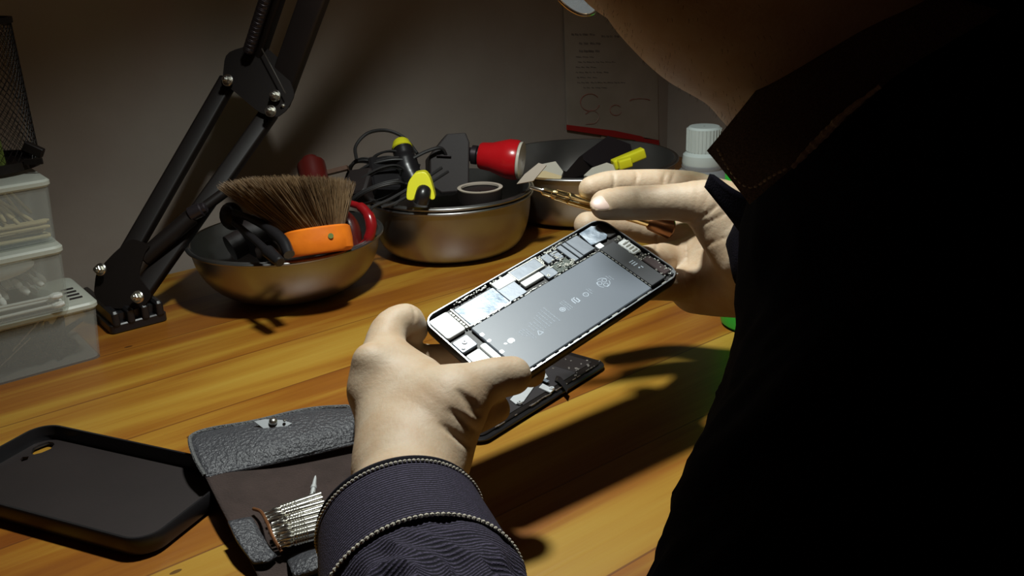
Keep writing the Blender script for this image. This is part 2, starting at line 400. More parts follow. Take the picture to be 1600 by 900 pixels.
# ================================================================== SETTING
UC, NW = .985, .89       # side wall and back wall in the bench's own directions
def sbox(name, u0, u1, n0, n1, z0, z1, mt):
    c = UV_((u0+u1)/2, (n0+n1)/2, (z0+z1)/2)
    o = MB().box((0, 0, 0), (u1-u0, n1-n0, z1-z0)).build(name, mt, smooth=False); o.location = c; o.rotation_euler = (0, 0, A38)
    return tag(o, kind='structure')
sbox('floor', -1.6, UC+.1, -1.4, NW+.1, -.80, -.75, M['floor'])
sbox('wall_back', -1.6, UC+.1, NW, NW+.1, -.75, 1.8, M['wall'])
sbox('wall_right', UC, UC+.1, -1.4, NW, -.75, 1.8, M['wall'])
# ================================================================== BENCH
rb = root('wooden_workbench', UV_(.2, .44, -.75), 'long wooden workbench with varnished orange-yellow boards that everything stands on', 'workbench', rotz=A38)
# the boards are one varnished slab; its own axes run along and across the boards
o = MB().rbox((0, 0, .735), (1.56, .86, .03), .004, None, .002).build('tabletop', M['wood'], rb)
for sx in (-.72, .70):
    for sy in (-.36, .36): MB().rbox((sx, sy, .36), (.07, .07, .72), .004, None, .002).build('leg', M['brown'], rb)
MB().box((0, -.36, .66), (1.37, .025, .08)).build('apron', M['brown'], rb, smooth=False)
# ================================================================== DESK LAMP
base = T(212, 506); base.z = 0
lr = root('clamp_desk_lamp', base, 'black jointed desk lamp with double arm, spring and finned foot by the plastic boxes', 'lamp')
bx, by = U, N
J0a = W(189, 418, .775); J0b = W(217, 464, .765)      # lower pivots (bolts)
J1a = W(357, 126, .83); J1b = W(423, 174, .83)        # pivots on the middle plate
armd = (J1a-J0a).normalized(); side = armd.cross(fw).normalized(); front = side.cross(armd)   # front points at/away from camera
if front.dot(fw) > 0: front = -front
foot = MB()
foot.rbox((0, .03, .004), (.046, .085, .008), .004, None, .001)
for i in range(4):
    foot.rbox((-.0175+i*.0117, .028, .0125), (.0062, .084, .013), .002, None, .0018)
foot.rbox((0, .028, .010), (.04, .07, .010), .003)
foot.v = [Matrix.Rotation(A38, 3, 'Z') @ v for v in foot.v]
foot.build('foot', M['blackpl'], lr)
tw = MB()
c0 = base + N*.03
tw.tube([c0+Z*.012, c0+Z*.03, (J0a+J0b)/2 + (-front)*.004], .010, 14)
tw.build('swivel_post', M['black'], lr, world=True)
def plate(name, pix, d, th, back=0.0):
    P = [W(x, y, d) for x, y in pix]; ct = sum(P, V())/len(P); n = (P[1]-P[0]).cross(P[2]-P[0]).normalized()
    if n.dot(fw) > 0: n = -n
    mb = MB(); mb.rings([[p-n*back for p in P], [p-n*(back+th) for p in P]]); 
    return mb.build(name, M['black'], lr, world=True, smooth=False)
def rnd(pix, k=4):
    out = []; n = len(pix)
    for i in range(n):
        a, b, c = V(pix[i-1]), V(pix[i]), V(pix[(i+1) % n])
        p, q = b.lerp(a, .28), b.lerp(c, .28)
        for j in range(k+1):
            t = j/k; out.append(p*(1-t)**2+b*2*t*(1-t)+q*t*t)
    return [(v.x, v.y) for v in out]
plate('bracket', rnd([(178, 395), (150, 425), (146, 462), (170, 482), (222, 482), (238, 462), (215, 430), (226, 395), (235, 383), (205, 372)]), .757, .002)
plate('bracket', rnd([(178, 395), (150, 425), (146, 462), (170, 482), (222, 482), (238, 462), (215, 430), (226, 395), (235, 383), (205, 372)]), .790, .002)
plate('elbow_plate', rnd([(352, 82), (347, 128), (372, 148), (405, 176), (432, 184), (448, 172), (462, 146), (436, 90), (405, 66)], 3), .815, .002)
plate('elbow_plate', rnd([(352, 82), (347, 128), (372, 148), (405, 176), (432, 184), (448, 172), (462, 146), (436, 90), (405, 66)], 3), .845, .002)
for a, b in ((J0a, J1a), (J0b, J1b)):
    MB().bar(a, b, .0150, .0120, front).build('lower_arm', M['black'], lr, world=True)
MB().cyl(W(222, 405, .765), W(300, 338, .775), .0072, seg=16, bev=.001).cyl(W(296, 341, .775), W(352, 300, .785), .0045).build('spring_cylinder', M['black'], lr, world=True)
MB().cyl(W(296, 336, .772), W(316, 326, .772), .0062, seg=16, bev=.001).cyl(W(314, 327, .772), W(322, 323, .772), .0048, seg=12, bev=.001).build('clamp_collar', M['screwdark'], lr, world=True, label='grey metal collar on the strut')
def bolt(px, py, d, r=.0052):
    p = W(px, py, d); n = (V((-.25, 0, 0))-fw).normalized()
    MB().cyl(p, p+n*.0025, r, seg=20, bev=.0006).cyl(p+n*.0024, p+n*.0065, r*.62, seg=6, bev=.0004).cyl(p+n*.006, p+n*.0085, r*.36, seg=12, bev=.0003).build('bolt', M['chrome'], lr, world=True, label='silver hex bolt')
for px, py, d in ((357, 126, .812), (431, 150, .812), (424, 174, .810), (159, 421, .752), (217, 464, .750)): bolt(px, py, d)
bolt(447, 167, .820, .003)
# upper arm up to the shade
K1 = W(395, 92, .825); K2 = W(436, 150, .835)
HD = LAMP + (look(LAMP-AIM) @ Z)*.075
EN = W(610, -560, .62); dv = (EN-K1)
K1b, K2b = K1+dv, K2+dv
MB().bar(K1-dv*.02, K1b, .019, .012, front).build('upper_arm', M['black'], lr, world=True)
MB().bar(K2-dv*.02, K2b, .023, .012, front).build('upper_arm', M['matblack'], lr, world=True)
sa, sb = W(388, 80, .805), W(388, 80, .805)+dv*.55+side*.0
dd = (sb-sa); R_ = look(dd); tn = 62
sp_ = []
for i in range(tn*8+1):
    a = i/8*2*PI; sp_.append(sa+dd*(i/(tn*8))*.42 + R_ @ V((.0042*math.cos(a), .0042*math.sin(a), 0)))
MB().tube(sp_, .0010, 5).build('spring', M['screwdark'], lr, world=True)
MB().tube([sa+dd*.42, sb], .0015, 6).build('spring_hook', M['chrome'], lr, world=True)
MB().tube([W(409, 76, .806), W(446, 146, .806)], .0006, 6).build('tie_rod', M['chrome'], lr, world=True, label='thin bright steel rod')
MB().cyl(K1b+U*.008, K2b-U*.002, .011, seg=20, bev=.001).build('head_joint', M['black'], lr, world=True)
MB().tube([(K1b+K2b)/2, (K1b+K2b)/2+Z*.03, HD+Z*.05, HD+Z*.02], .006, 14, smooth=8).build('head_stem', M['black'], lr, world=True)
# shade and bulb (above the frame)
sh = MB(); prof = [(.0835, -.028), (.082, -.026), (.060, .025), (.034, .060), (.022, .085), (.022, .087), (.0205, .086), (.032, .058), (.058, .023), (.0805, -.028), (.0835, -.028)]
SR = look(LAMP-AIM)
sh.lathe(prof, 40, SR, LAMP); sh.build('lamp_shade', M['black'], lr, world=True)
bm_ = mat('lit_bulb', (1, 1, 1), .5); b_ = bm_.node_tree.nodes['Principled BSDF']; b_.inputs['Emission Color'].default_value = (1, .96, .86, 1); b_.inputs['Emission Strength'].default_value = 4
MB().ell(LAMP+(SR @ Z)*.036, (.022, .022, .026)).build('bulb', bm_, lr, world=True, label='lit white bulb')
ld = bpy.data.lights.new('lamp_light', 'SPOT'); ld.energy = LAMP_POWER; ld.color = (.95, 1, .96); ld.shadow_soft_size = .024
ld.spot_size = math.radians(138); ld.spot_blend = .85
lo_ = bpy.data.objects.new('lamp_light', ld); COL.objects.link(lo_); lo_.parent = lr; lo_.location = LAMP - base; lo_.rotation_euler = SR.to_euler()
# ================================================================== PLASTIC BOXES
def pbox(loc, size, label, lidlabel=None):
    """origin = front right bottom corner; body runs along -U and +N"""
    L_, D_, H_ = size
    r = root('plastic_box', loc, label, 'box', None, A38)
    wt = .0012; b = MB()
    c = (-L_/2, D_/2)
    def ring(inset, z, f=1.0):
        mb = MB(); mb.rbox((0, 0, 0), ((L_-inset*2)*f, (D_-inset*2)*f, .002), .006, seg=4); return [(v.x+c[0], v.y+c[1], z) for v in mb.v[:20]]
    b.rings([ring(0, 0, .965), ring(0, H_*.86), ring(wt, H_*.86), ring(wt, wt, .965)], True, True); b.build('body', M['frost'], r)
    l = MB(); l.rbox((c[0], c[1], H_*.93), (L_+.003, D_+.003, H_*.12), .007, None, .0015); l.build('lid', M['frostlid'], r)
    return r
B3 = T(168, 557, 0); bx3 = (.20, .075, .046)
r3 = pbox(B3, bx3, 'wide frosted plastic box of dark screws at the bottom of the stack')
B2 = T(117, 482, .046); bx2 = (.13, .062, .049)
r2 = pbox(B2, bx2, 'frosted plastic box of white cotton swabs, middle one of the stack')
B1 = T(96, 376, .095); bx1 = (.13, .062, .046)
r1 = pbox(B1, bx1, 'frosted plastic box of yellowish wooden sticks under the mesh pen cup')
for i in range(4):
    p = B3+U*(-.010-.0*i)+N*(.016+i*.0085)+Z*.0462
    MB().box(p, (.009, .0022, .0006), Matrix.Rotation(A38, 3, 'Z')).build('vent_slot', M['screwdark'], r3, world=True, smooth=False, label='dark slot in the pale lid')
# swabs and sticks: things of their own inside the boxes
def swab(name, mt, tipm, L_, r, label, cat, group, tipw=2.3):
    t = root(name, (0, 0, 0), label, cat, group)
    MB().cyl((0, 0, 0), (0, 0, L_), r, seg=8).build('shaft', mt, t)
    MB().ell((0, 0, L_), (r*tipw, r*tipw, r*4.2), None, 10).build('tip', tipm, t)
    return t
s0 = swab('cotton_swab', M['wstick'], M['cotton'], .040, .0012, 'white cotton swab standing in the middle frosted box', 'cotton swab', 'cotton swabs in the middle frosted box')
st0 = swab('wooden_stick', M['stick'], M['stick'], .038, .0013, 'yellowish wooden stick in the frosted box under the pen cup', 'stick', 'wooden sticks in the upper frosted box', 1.25)
rnd_ = random.Random(3)
def scatter(proto, base_, n, nflat, L_, wide, z0, lean):
    for i in range(n):
        if i < nflat:      # lying flat along the front, heads to the right
            h = base_+U*(-.008-rnd_.random()*.006-(.045 if i % 4 == 3 else 0))+N*(.004+.0035*(i % 3)+rnd_.random()*.001)+Z*(.0045+.0034*(i//3)); d = (-U+Z*rnd_.uniform(-.02, .02)+N*rnd_.uniform(-.02, .05)).normalized()
        else:              # leaning bundle, heads down towards the viewer
            q = (i-nflat)/(n-nflat); h = base_+U*(-.014-q*wide)+N*(.006+rnd_.random()*.020)+Z*(z0+rnd_.random()*.010)
            d = (U*rnd_.uniform(-.75, -.15)*lean+N*rnd_.uniform(.25, .7)+Z*.62).normalized(); d = (d*1.0).normalized()
        c = proto if i == 0 else dup(proto)
        c.location = h+d*L_; c.rotation_euler = look(-d).to_euler()
scatter(s0, B2, 36, 7, .040, .095, .013, 1)
scatter(st0, B1, 60, 12, .038, .100, .014, 1)
pd = MB().ell((0, 0, 0), (.034, .014, .0065), None, 24).build('cotton_pad', M['cotton']); pd.location = B2+U*-.050+N*.020+Z*.0350; pd.rotation_euler = (math.radians(14), 0, A38)
tag(pd, 'oval white cotton pad lying over the swabs in the middle frosted box', 'cotton pad')
sd = root('screw', (0, 0, 0), 'dark steel screw in the bottom frosted box', 'screw', 'dark screws in the bottom frosted box')
MB().cyl((0, 0, 0), (0, 0, .020), .0032, .0018, 8).build('shank', M['screwdark'], sd); MB().cyl((0, 0, -.003), (0, 0, 0), .0058, seg=6).build('head', M['screwdark'], sd)
for i in range(190):
    c = sd if i == 0 else dup(sd); a = rnd_.random()**.9; c.location = B3+U*(-.018-a*.15)+N*(.024+rnd_.random()*.036)+Z*(.006+rnd_.random()*(.006+.024*min(1, a*2.0)))
    c.rotation_euler = (rnd_.uniform(.9, 2.2), 0, rnd_.uniform(0, 6.3))
nl = MB().cyl((0, 0, 0), (0, 0, .03), .0005, seg=6).build('steel_needle', M['bright']); tag(nl, 'thin bright steel pin lying against the front of the bottom frosted box', 'pin', 'bright pins in the bottom frosted box')
for i, (px, py, ang) in enumerate(((20, 572, .7), (50, 545, -2.3), (8, 545, -2.1), (28, 530, -2.0))):
    c = nl if i == 0 else dup(nl); c.location = B3 - U*(168-px)*.00052*1.0 + N*.0042 + Z*(.012+.010*(i % 3)); c.rotation_euler = look(-U*math.sin(ang)+Z*.6).to_euler()
# ================================================================== MESH PEN CUP
cb = T(-16, 262, B1.z+.0485)
pc = root('mesh_pen_cup', cb, 'black wire mesh pen cup standing on the plastic boxes', 'pen cup')
cr = .034; ch = .105; sg = 46; rws = 34; mv = []; mf = []
for i in range(rws+1):
    for k in range(sg):
        a = 2*PI*(k+(.5 if i % 2 else 0))/sg; mv.append((cr*math.cos(a), cr*math.sin(a), .004+i/rws*(ch-.008)))
for i in range(rws-1):
    if i % 2: continue
    for k in range(sg):
        a0 = i*sg+k; b0 = (i+1)*sg+k; bm1 = (i+1)*sg+(k-1) % sg; t0 = (i+2)*sg+k
        if i+2 <= rws: mf.append((a0, b0, t0, bm1))
        bn = (i+1)*sg+k; a1 = i*sg+(k+1) % sg; t1 = (i+2)*sg+(k+1) % sg
mb = MB(); mb.add(mv, mf); ms = mb.build('mesh_wall', M['black'], pc, smooth=False, mods=[('WIREFRAME', dict(thickness=.0007, use_even_offset=False))])
MB().lathe([(cr+.0015, 0), (cr+.0015, .006), (cr-.001, .006), (cr-.001, .0015), (0.001, .0015)], 40, cap0=True).build('base', M['black'], pc)
MB().lathe([(cr+.0015, ch-.004), (cr+.0015, ch), (cr-.001, ch), (cr-.001, ch-.004), (cr+.0015, ch-.004)], 40).build('rim', M['black'], pc)
cl = MB(); cl.rbox((cr+.006, -.010, .014), (.014, .005, .007), .001, Matrix.Rotation(.5, 3, 'Y'), .0006); cl.box((cr+.006, -.014, .006), (.013, .002, .004)); cl.build('foot_clip', M['black'], pc)
gm = mat('dull_green_plastic', (.12, .16, .03), .5)
hp = MB().tube([(0, 0, 0), (.001, 0, .05), (.004, 0, .10)], lambda t: .0065*(1-.5*t), 10).build('marker_pen', gm); hp.location = cb+V((.012, -.012, .002)); tag(hp, 'dull green marker standing inside the black mesh pen cup', 'marker')
pl = MB().cyl((0, 0, 0), (0, 0, .13), .0035, seg=6).build('pencil', M['brown']); pl.location = cb+V((-.008, .010, .002)); pl.rotation_euler = (0, -.12, .3); tag(pl, 'dark brown pencil standing inside the black mesh pen cup', 'pencil')
cr_ = MB().tube([cb+V((-.0, -.0, .09)), cb+V((.003, -.01, .12)), cb+V((.012, -.005, .15)), cb+V((.01, 0, .175))], .0035, 8, smooth=6).build('curled_lead', M['rubber']); tag(cr_, 'dark curled cable end rising from the mesh pen cup', 'cable')
# ================================================================== BOWLS
def bowl(loc, R_, r_, h_, label, rimw=.004, tilt=None, name='steel_bowl', group=None, bulge=.0):
    t = root(name, loc, label, 'bowl', group)
    if tilt: t.rotation_euler = tilt
    pr = [(0.0005, .0), (r_*.8, 0.0), (r_, .003)]
    for i in range(1, 11):
        q = i/10; pr.append((r_+(R_-r_)*(math.sin(q*PI/2)**(1.0) if bulge else q**.8), .003+(h_-.003)*(1-math.cos(q*PI/2) if bulge else q**1.25)))
    th = .0011; inner = [(max(r-th, .0004), z+th) for r, z in pr[::-1]]
    MB().lathe(pr+[(R_+.0005, h_)]+inner[0:1]+inner[1:], 72).build('body', M['steel'], t)
    rp = [(R_+rimw/2+rimw/2*math.cos(a), h_-.0006+.0016*math.sin(a)) for a in [i*PI/6 for i in range(13)]]
    MB().lathe(rp, 72).build('rolled_rim', M['steel'], t); return t
b1c = V((-.197, .786, 0)); b2c = V((-.058, .897, 0)); b3c = V((.083, 1.019, 0))
bowl(b1c, .0815, .040, .052, 'shallow steel bowl holding the orange brush, nearest the lamp foot', bulge=1)
bowl(b2c, .0800, .060, .057, 'steel bowl with the red torch and black cables, middle one of the three', .003, bulge=1)
bowl(b2c+Z*.0075, .0800, .052, .054, 'thin steel bowl nested inside the middle bowl', .0035, name='nested_steel_bowl', bulge=1)
bowl(b3c, .103, .078, .060, 'large steel bowl of pale scraps by the back wall corner', .004, bulge=1)
# ------------------------------------------------------------------ contents of bowl 1
br = root('orange_brush', b1c+Z*.03, 'stubby brush with orange block and brown bristles lying in the nearest steel bowl', 'brush')
bc = W(497, 374, .735)                       # centre of the block's visible front
ex = (ri*.94+fw*.25+up*.16).normalized(); ey = (fw*.93-ex*fw.dot(ex)*.93+V((0, 0, .0))).normalized(); ez = ex.cross(ey).normalized(); ey = ez.cross(ex)
if ez.z < 0: ez = -ez
Rb = frame(ex, ey, ez)
blk = MB(); blk.lathe([(.0010, -.0105), (.0262, -.0105), (.0285, -.0085), (.0290, .0), (.0285, .0085), (.0262, .0100), (.001, .0100)], 48, Rb, bc+ey*.014, sx=.98, sy=.60)
blk.build('block', M['orange'], br, world=True)
hd = MB(); hd.tube([bc+ey*.016-ex*.022, bc+ey*.022-ex*.034-ez*.001, bc+ey*.028-ex*.046-ez*.003], [.0085, .0085, .007], 14, smooth=5); hd.build('handle', M['black'], br, world=True)
MB().cyl(bc+ex*.010-ey*.0026+ez*.001, bc+ex*.010-ey*.0035+ez*.001, .0022, seg=12).build('painted_mark', gm, br, world=True, label='small dull green mark')
hb = MB(); rg = random.Random(5)
for i in range(7000):
    a = rg.random()*2*PI; q = math.sqrt(rg.random()); rx, ry = q*math.cos(a), q*math.sin(a)
    p0 = bc+ey*.014+ex*(rx*.024)+ey*(ry*.014)+ez*.009
    ln = .043+.0022*rg.random()
    top = bc+ey*.022-ex*.0160+ex*(rx*.053)+ey*(ry*.046)+ez*(ln+.0085-.006*rx+.002*ry-.006*max(0, rx*rx+ry*ry-.55))
    top += V((rg.uniform(-1, 1), rg.uniform(-1, 1), rg.uniform(-1, .4)))*.0028
    mid = p0.lerp(top, .5)+ez*.002*(1-q)+V((rg.uniform(-1, 1), rg.uniform(-1, 1), rg.uniform(-1, 1)))*.0014
    sd_ = V((rg.uniform(-1, 1), rg.uniform(-1, 1), .2)).normalized(); w_ = .00026; s2 = sd_.cross(top-p0).normalized()
    rgs = []
    for p, f_ in ((p0, 1), (mid, 1), (top+V((rg.uniform(-1, 1), 0, 0))*.001, .45)):
        rgs.append([p+sd_*w_*f_, p-sd_*w_*.5*f_+s2*w_*.87*f_, p-sd_*w_*.5*f_-s2*w_*.87*f_])
    hb.rings(rgs, False, True)
hb.build('bristles', M['bristle'], br, world=True, smooth=False, kind='stuff')
# tweezers / pliers handles
tz = root('black_pliers', b1c+Z*.05, 'black pliers with long handles leaning on the near rim of the brush bowl', 'pliers')
MB().tube([W(366, 348, .76), W(395, 372, .735), W(420, 395, .715), W(436, 408, .702)], [.0028, .003, .0032, .004], 10, smooth=5).build('handle', M['blackpl'], tz, world=True)
MB().tube([W(366, 332, .76), W(405, 348, .74), W(440, 374, .72), W(452, 398, .71)], [.003, .0035, .0045, .0045], 10, smooth=5).build('handle', M['blackpl'], tz, world=True)
MB().cyl(W(418, 392, .713), W(438, 410, .699), .0052, .0042, 12, .001).build('tip_sleeve', M['blackpl'], tz, world=True)
MB().ell(W(362, 338, .77), (.010, .008, .012)).build('joint', M['black'], tz, world=True)
dk = MB().tube([b1c+V((-.052, .004, .040)), b1c+V((-.035, .016, .046)), b1c+V((-.012, .028, .050)), b1c+V((.02, .03, .045))], [.012, .018, .020, .016], 14, smooth=5).build('black_tool_pouch', M['matblack']); tag(dk, 'dark cloth tool roll behind the black pliers, enlarged to darken the inside of the bowl', 'tool roll')  # enlarged so its black covers the bowl's left inside and darkens it
# red handled scraper at the back of bowl 1, red curved handle at its right
rs = root('red_handled_knife', W(485, 262, .87), 'dark red rounded handle poking up behind the brush bristles', 'knife')
MB().tube([W(500, 330, .85), W(493, 290, .87), W(487, 262, .88), W(484, 250, .885)], [.013, .0135, .0135, .008], 16, smooth=5).build('handle', M['dred'], rs, world=True)
MB().box(W(520, 268, .885), (.03, .004, .011), look(-fw, V((-.2, 0, 1)))).build('blade_guard', M['brown'], rs, world=True, smooth=False)
M['dred2'] = mat('deep_red_plastic', (.22, .006, .008), .25)
rh = root('red_grip_shears', W(565, 350, .80), 'glossy red looped grip standing at the right side of the brush bowl', 'shears')
MB().tube([W(548, 318, .80), W(566, 325, .795), W(579, 345, .79), W(577, 370, .79), W(560, 388, .795)], [.003, .0042, .005, .0045, .003], 14, smooth=6).build('grip', M['dred2'], rh, world=True)
MB().tube([W(520, 330, .81), W(545, 352, .80), W(552, 385, .80)], .0085, 12, smooth=5).build('grip', M['dred'], rh, world=True)
# ------------------------------------------------------------------ contents of bowl 2
def P2(px, py, d): return W(px, py, d)
ft = root('red_torch', W(755, 245, .90), 'black boxy torch with glossy red flared head resting in the middle bowl', 'torch')
hx = (W(815, 251, .922)-W(750, 243, .93)).normalized(); Rh = look(hx)
h0 = W(750, 243, .93)
MB().lathe([(.001, 0), (.0125, 0), (.0135, .002), (.0145, .012), (.0190, .026), (.0200, .030), (.0200, .037), (.0192, .040), (.0178, .040), (.0176, .037), (.001, .034)], 40, Rh, h0).build('head', M['red'], ft, world=True, label='glossy red flared head')
MB().lathe([(.001, .0385), (.0172, .0395), (.0185, .0405), (.0185, .043), (.001, .0435)], 40, Rh, h0).build('lens', M['glasswhite'], ft, world=True)
MB().lathe([(.0075, -.020), (.0085, -.018), (.0085, -.014), (.0070, -.013), (.0070, -.009), (.0095, -.008), (.0095, -.003), (.0075, -.002), (.0075, .002)], 28, Rh, h0).build('neck', M['screwdark'], ft, world=True)
bo = [(672, 290), (671, 243), (698, 209), (728, 207), (734, 222), (733, 290), (716, 300), (690, 302)]
q = [W(x, y, .915) for x, y in bo]; nn = (fw*.9-ri*.2).normalized()*.034
MB().rings([q, [a+nn for a in q]]).build('housing', M['matblack'], ft, world=True, smooth=False, mods=[('BEVEL', dict(width=.0015, segments=2))])
MB().bar(W(682, 243, .913), W(705, 244, .913), .002, .001).build('switch_strip', M['screwdark'], ft, world=True)
def grip_tool(name, pts, r, capat, label, col='yellow'):
    t = root(name, pts[0], label, 'screwdriver')
    MB().tube(pts, r, 18, smooth=6).build('grip', M['blackpl'], t, world=True)
    return t
g1 = grip_tool('yellow_cap_screwdriver', [W(650, 290, .90), W(636, 262, .905), W(631, 240, .91), W(629, 232, .912)], [.011, .012, .0105, .0095], 0, 'black screwdriver grip with yellow end cap standing up behind the cables')
MB().cyl(W(629, 234, .912), W(626, 219, .916), .0105, .0080, 24, .002).build('end_cap', M['yellow'], g1, world=True, label='yellow end cap')
g2 = root('yellow_clip_torch', W(660, 300, .86), 'small black and yellow gripped tool leaning over the near rim of the middle bowl', 'torch')
yy = [(634, 312), (637, 285), (648, 270), (664, 268), (672, 278), (681, 311), (673, 313), (667, 299), (652, 299), (646, 314)]
q = [W(x, y, .835) for x, y in rnd(yy, 2)]; MB().rings([q, [a+fw*.016+Z*.004 for a in q]]).build('yellow_shell', M['yellow'], g2, world=True, smooth=False, mods=[('BEVEL', dict(width=.0012, segments=2))])
MB().tube([W(658, 316, .836), W(661, 303, .833), W(664, 294, .842)], [.0070, .0068, .004], 16, smooth=5).build('body', M['blackpl'], g2, world=True)
MB().tube([W(645, 312, .842), W(648, 292, .842), W(656, 276, .842)], [.0045, .0055, .0045], 14, smooth=5).build('side_body', M['yellow'], g2, world=True)
# adapters and cables
ad = MB().rbox(W(600, 280, .90), (.040, .030, .022), .004, look(V((.3, -.5, .7)), V((1, 0, .3))), .002).build('power_adapter', M['blackpl']); tag(ad, 'black power adapter among the coiled cables in the middle bowl', 'adapter')
ad2 = MB().rbox(W(562, 292, .89), (.032, .028, .020), .004, look(V((-.3, -.5, .8)), V((1, 0, -.3))), .002).build('power_adapter', M['matblack']); tag(ad2, 'dark adapter block at the left end of the cable heap in the middle bowl', 'adapter')
rg = random.Random(11)
def cable(pts, label, r=.0016):
    o = MB().tube(pts, r, 8, smooth=8).build('black_cable', M['rubber']); tag(o, label, 'cable', None); return o
cable([W(557, 250, .90), W(556, 228, .91), W(575, 208, .92), (W(605, 204, .93)), W(632, 216, .93), W(652, 240, .92)], 'black cable looping high above the middle bowl against the wall', .0017)
def coil(cx, cy, d, rx, ry, n, ang, label, jit=.10):
    pts = []; ca, sa_ = math.cos(ang), math.sin(ang)
    tn = [(1+rg.uniform(-jit, jit), 1+rg.uniform(-jit*3, jit*3), rg.uniform(-5, 5), rg.uniform(-4, 4), rg.uniform(-.004, .004)) for _ in range(n+2)]
    for i in range(n*10):
        a = i/10*2*PI; k = i//10; f = i/10-k; q = [tn[k][j]*(1-f)+tn[k+1][j]*f for j in range(5)]
        x = rx*math.cos(a)*q[0]+q[2]; y = ry*math.sin(a)*q[1]+q[3]
        pts.append(W(cx+x*ca-y*sa_, cy+x*sa_+y*ca, d+q[4]+.010*math.sin(a)))
    cable(pts, label, .00115)
coil(598, 272, .905, 56, 20, 4, -.25, 'wide coil of thin black cable heaped on the middle bowl')
coil(585, 285, .890, 46, 15, 4, -.5, 'flat coil of black cable lying on the left rim of the middle bowl')
coil(592, 300, .872, 44, 12, 3, -.35, 'thin black cable coil at the front left rim of the middle bowl')
coil(570, 268, .915, 26, 20, 4, .1, 'tight coil of black cable standing at the left end of the heap')
coil(615, 268, .915, 38, 26, 3, .2, 'round coil of black cable leaning on the yellow-capped screwdriver')
cable([W(690, 262, .88), W(655, 285, .865), W(612, 310, .855), W(585, 322, .85), W(578, 330, .85)], 'black cable running down over the left rim of the middle bowl')
cable([W(700, 268, .885), W(662, 292, .865), W(620, 316, .853), W(596, 324, .85)], 'second black cable lying over the left rim, just beside the first', .0014)
cable([W(640, 250, .90), W(668, 236, .905), W(690, 232, .91), W(700, 250, .92)], 'brown-black cable passing behind the torch housing', .0018)
jar = root('white_rimmed_jar', W(752, 295, .86), 'round dark jar with a white rim inside the middle bowl under the red torch', 'jar')
jc = W(750, 294, .875); MB().lathe([(.001, -.012), (.020, -.012), (.0215, 0), (.019, 0), (.0185, -.002), (.001, -.003)], 40, None, jc).build('body', M['matblack'], jar, world=True)
MB().lathe([(.0210, -.001), (.0215, .001), (.020, .0015), (.0180, .001), (.0180, -.001), (.0210, -.001)], 40, None, jc).build('rim', M['paper'], jar, world=True, label='white rim')
sc_ = MB(); sc_.prism([(0, 0), (.016, .004), (.026, .020), (.018, .022), (.006, .010)], 0, .0012, look(V((-.3, -.7, .5)), V((0, 0, 1)))); o = sc_.build('torn_card', M['paper'], smooth=False); o.location = W(808, 288, .875); tag(o, 'torn pale card scrap stuck on the right rim of the middle bowl', 'scrap')
# ------------------------------------------------------------------ contents of bowl 3
def shard(name, pix, d0, d1, th, mt, label, cat='scrap'):
    q = [W(x, y, d0+(d1-d0)*(x-pix[0][0])/max(1, pix[-1][0]-pix[0][0])) for x, y in pix]
    c = sum(q, V())/len(q); mb = MB(); mb.rings([[a-c for a in q], [a-c+V((.1, .5, -.8)).normalized()*th for a in q]])
    o = mb.build(name, mt, smooth=False); o.location = c; tag(o, label, cat)
shard('pale_chip', [(828, 275), (838, 258), (868, 252), (880, 268), (876, 278), (850, 276)], .95, .95, .004, M['glasswhite'], 'pale chipped flake nearest the red torch in the large bowl')
shard('tan_chip', [(825, 270), (852, 267), (878, 275), (876, 280), (826, 276)], .94, .94, .003, M['stick'], 'tan chip edge lying at the front of the large bowl')
shard('pale_chip', [(912, 274), (925, 262), (948, 254), (966, 260), (968, 272), (940, 280)], .95, .95, .004, M['glasswhite'], 'pale flake beside the yellow stub in the large bowl')
shard('dark_wedge', [(866, 262), (885, 268), (905, 245), (925, 238), (935, 250), (915, 272), (890, 280), (878, 278)], .955, .965, .006, M['matblack'], 'dark brown pointed wedge between the pale flakes in the large bowl', 'wedge')
shard('dark_sheet', [(905, 245), (950, 212), (985, 225), (990, 250), (960, 258), (930, 262)], .99, 1.0, .002, M['screwdark'], 'dark smooth sheet leaning at the back of the large bowl', 'sheet')
ys = root('yellow_stub', W(983, 248, .945), 'bright yellow plastic stub tilted in the large bowl', 'connector')
MB().bar(W(958, 258, .95), W(1006, 238, .955), .011, .011, (0, 0, 1), .001).build('barrel', M['yellow'], ys, world=True)
MB().bar(W(966, 258, .943), W(986, 252, .945), .010, .010, (0, 0, 1), .001).build('collar', M['yellow'], ys, world=True)
# ================================================================== NOTE ON THE WALL
def onwall(px, py, off=0.0):
    v = fw*F + ri*(px-800) - up*(py-450); k = (NW-off-CAM.dot(N))/v.dot(N); return CAM+v*k
pp = root('wall_packet', onwall(955, 150), 'aged printed card packet with red bottom band hanging in the wall corner', 'packet')
def wq(name, pix, off, th, mt, nsub=1):
    q = [onwall(x, y, off) for x, y in pix]; return MB().rings([q, [a+N*th for a in q]]).build(name, mt, pp, world=True, smooth=False)
wq('sheet', [(881, 8), (1026, -8), (1029, 219), (960, 206), (887, 197)], .003, .0015, M['paper'])
wq('lower_sheet', [(940, 208), (1029, 224), (1029, 262), (940, 256)], .002, .0012, M['paper'])
wq('red_band', [(886, 195), (960, 204), (1003, 213), (1008, 217), (1030, 219), (1030, 232), (1000, 229), (992, 219), (940, 211), (886, 203)], .0045, .001, M['redband'])
ink = MB(); rg = random.Random(4)
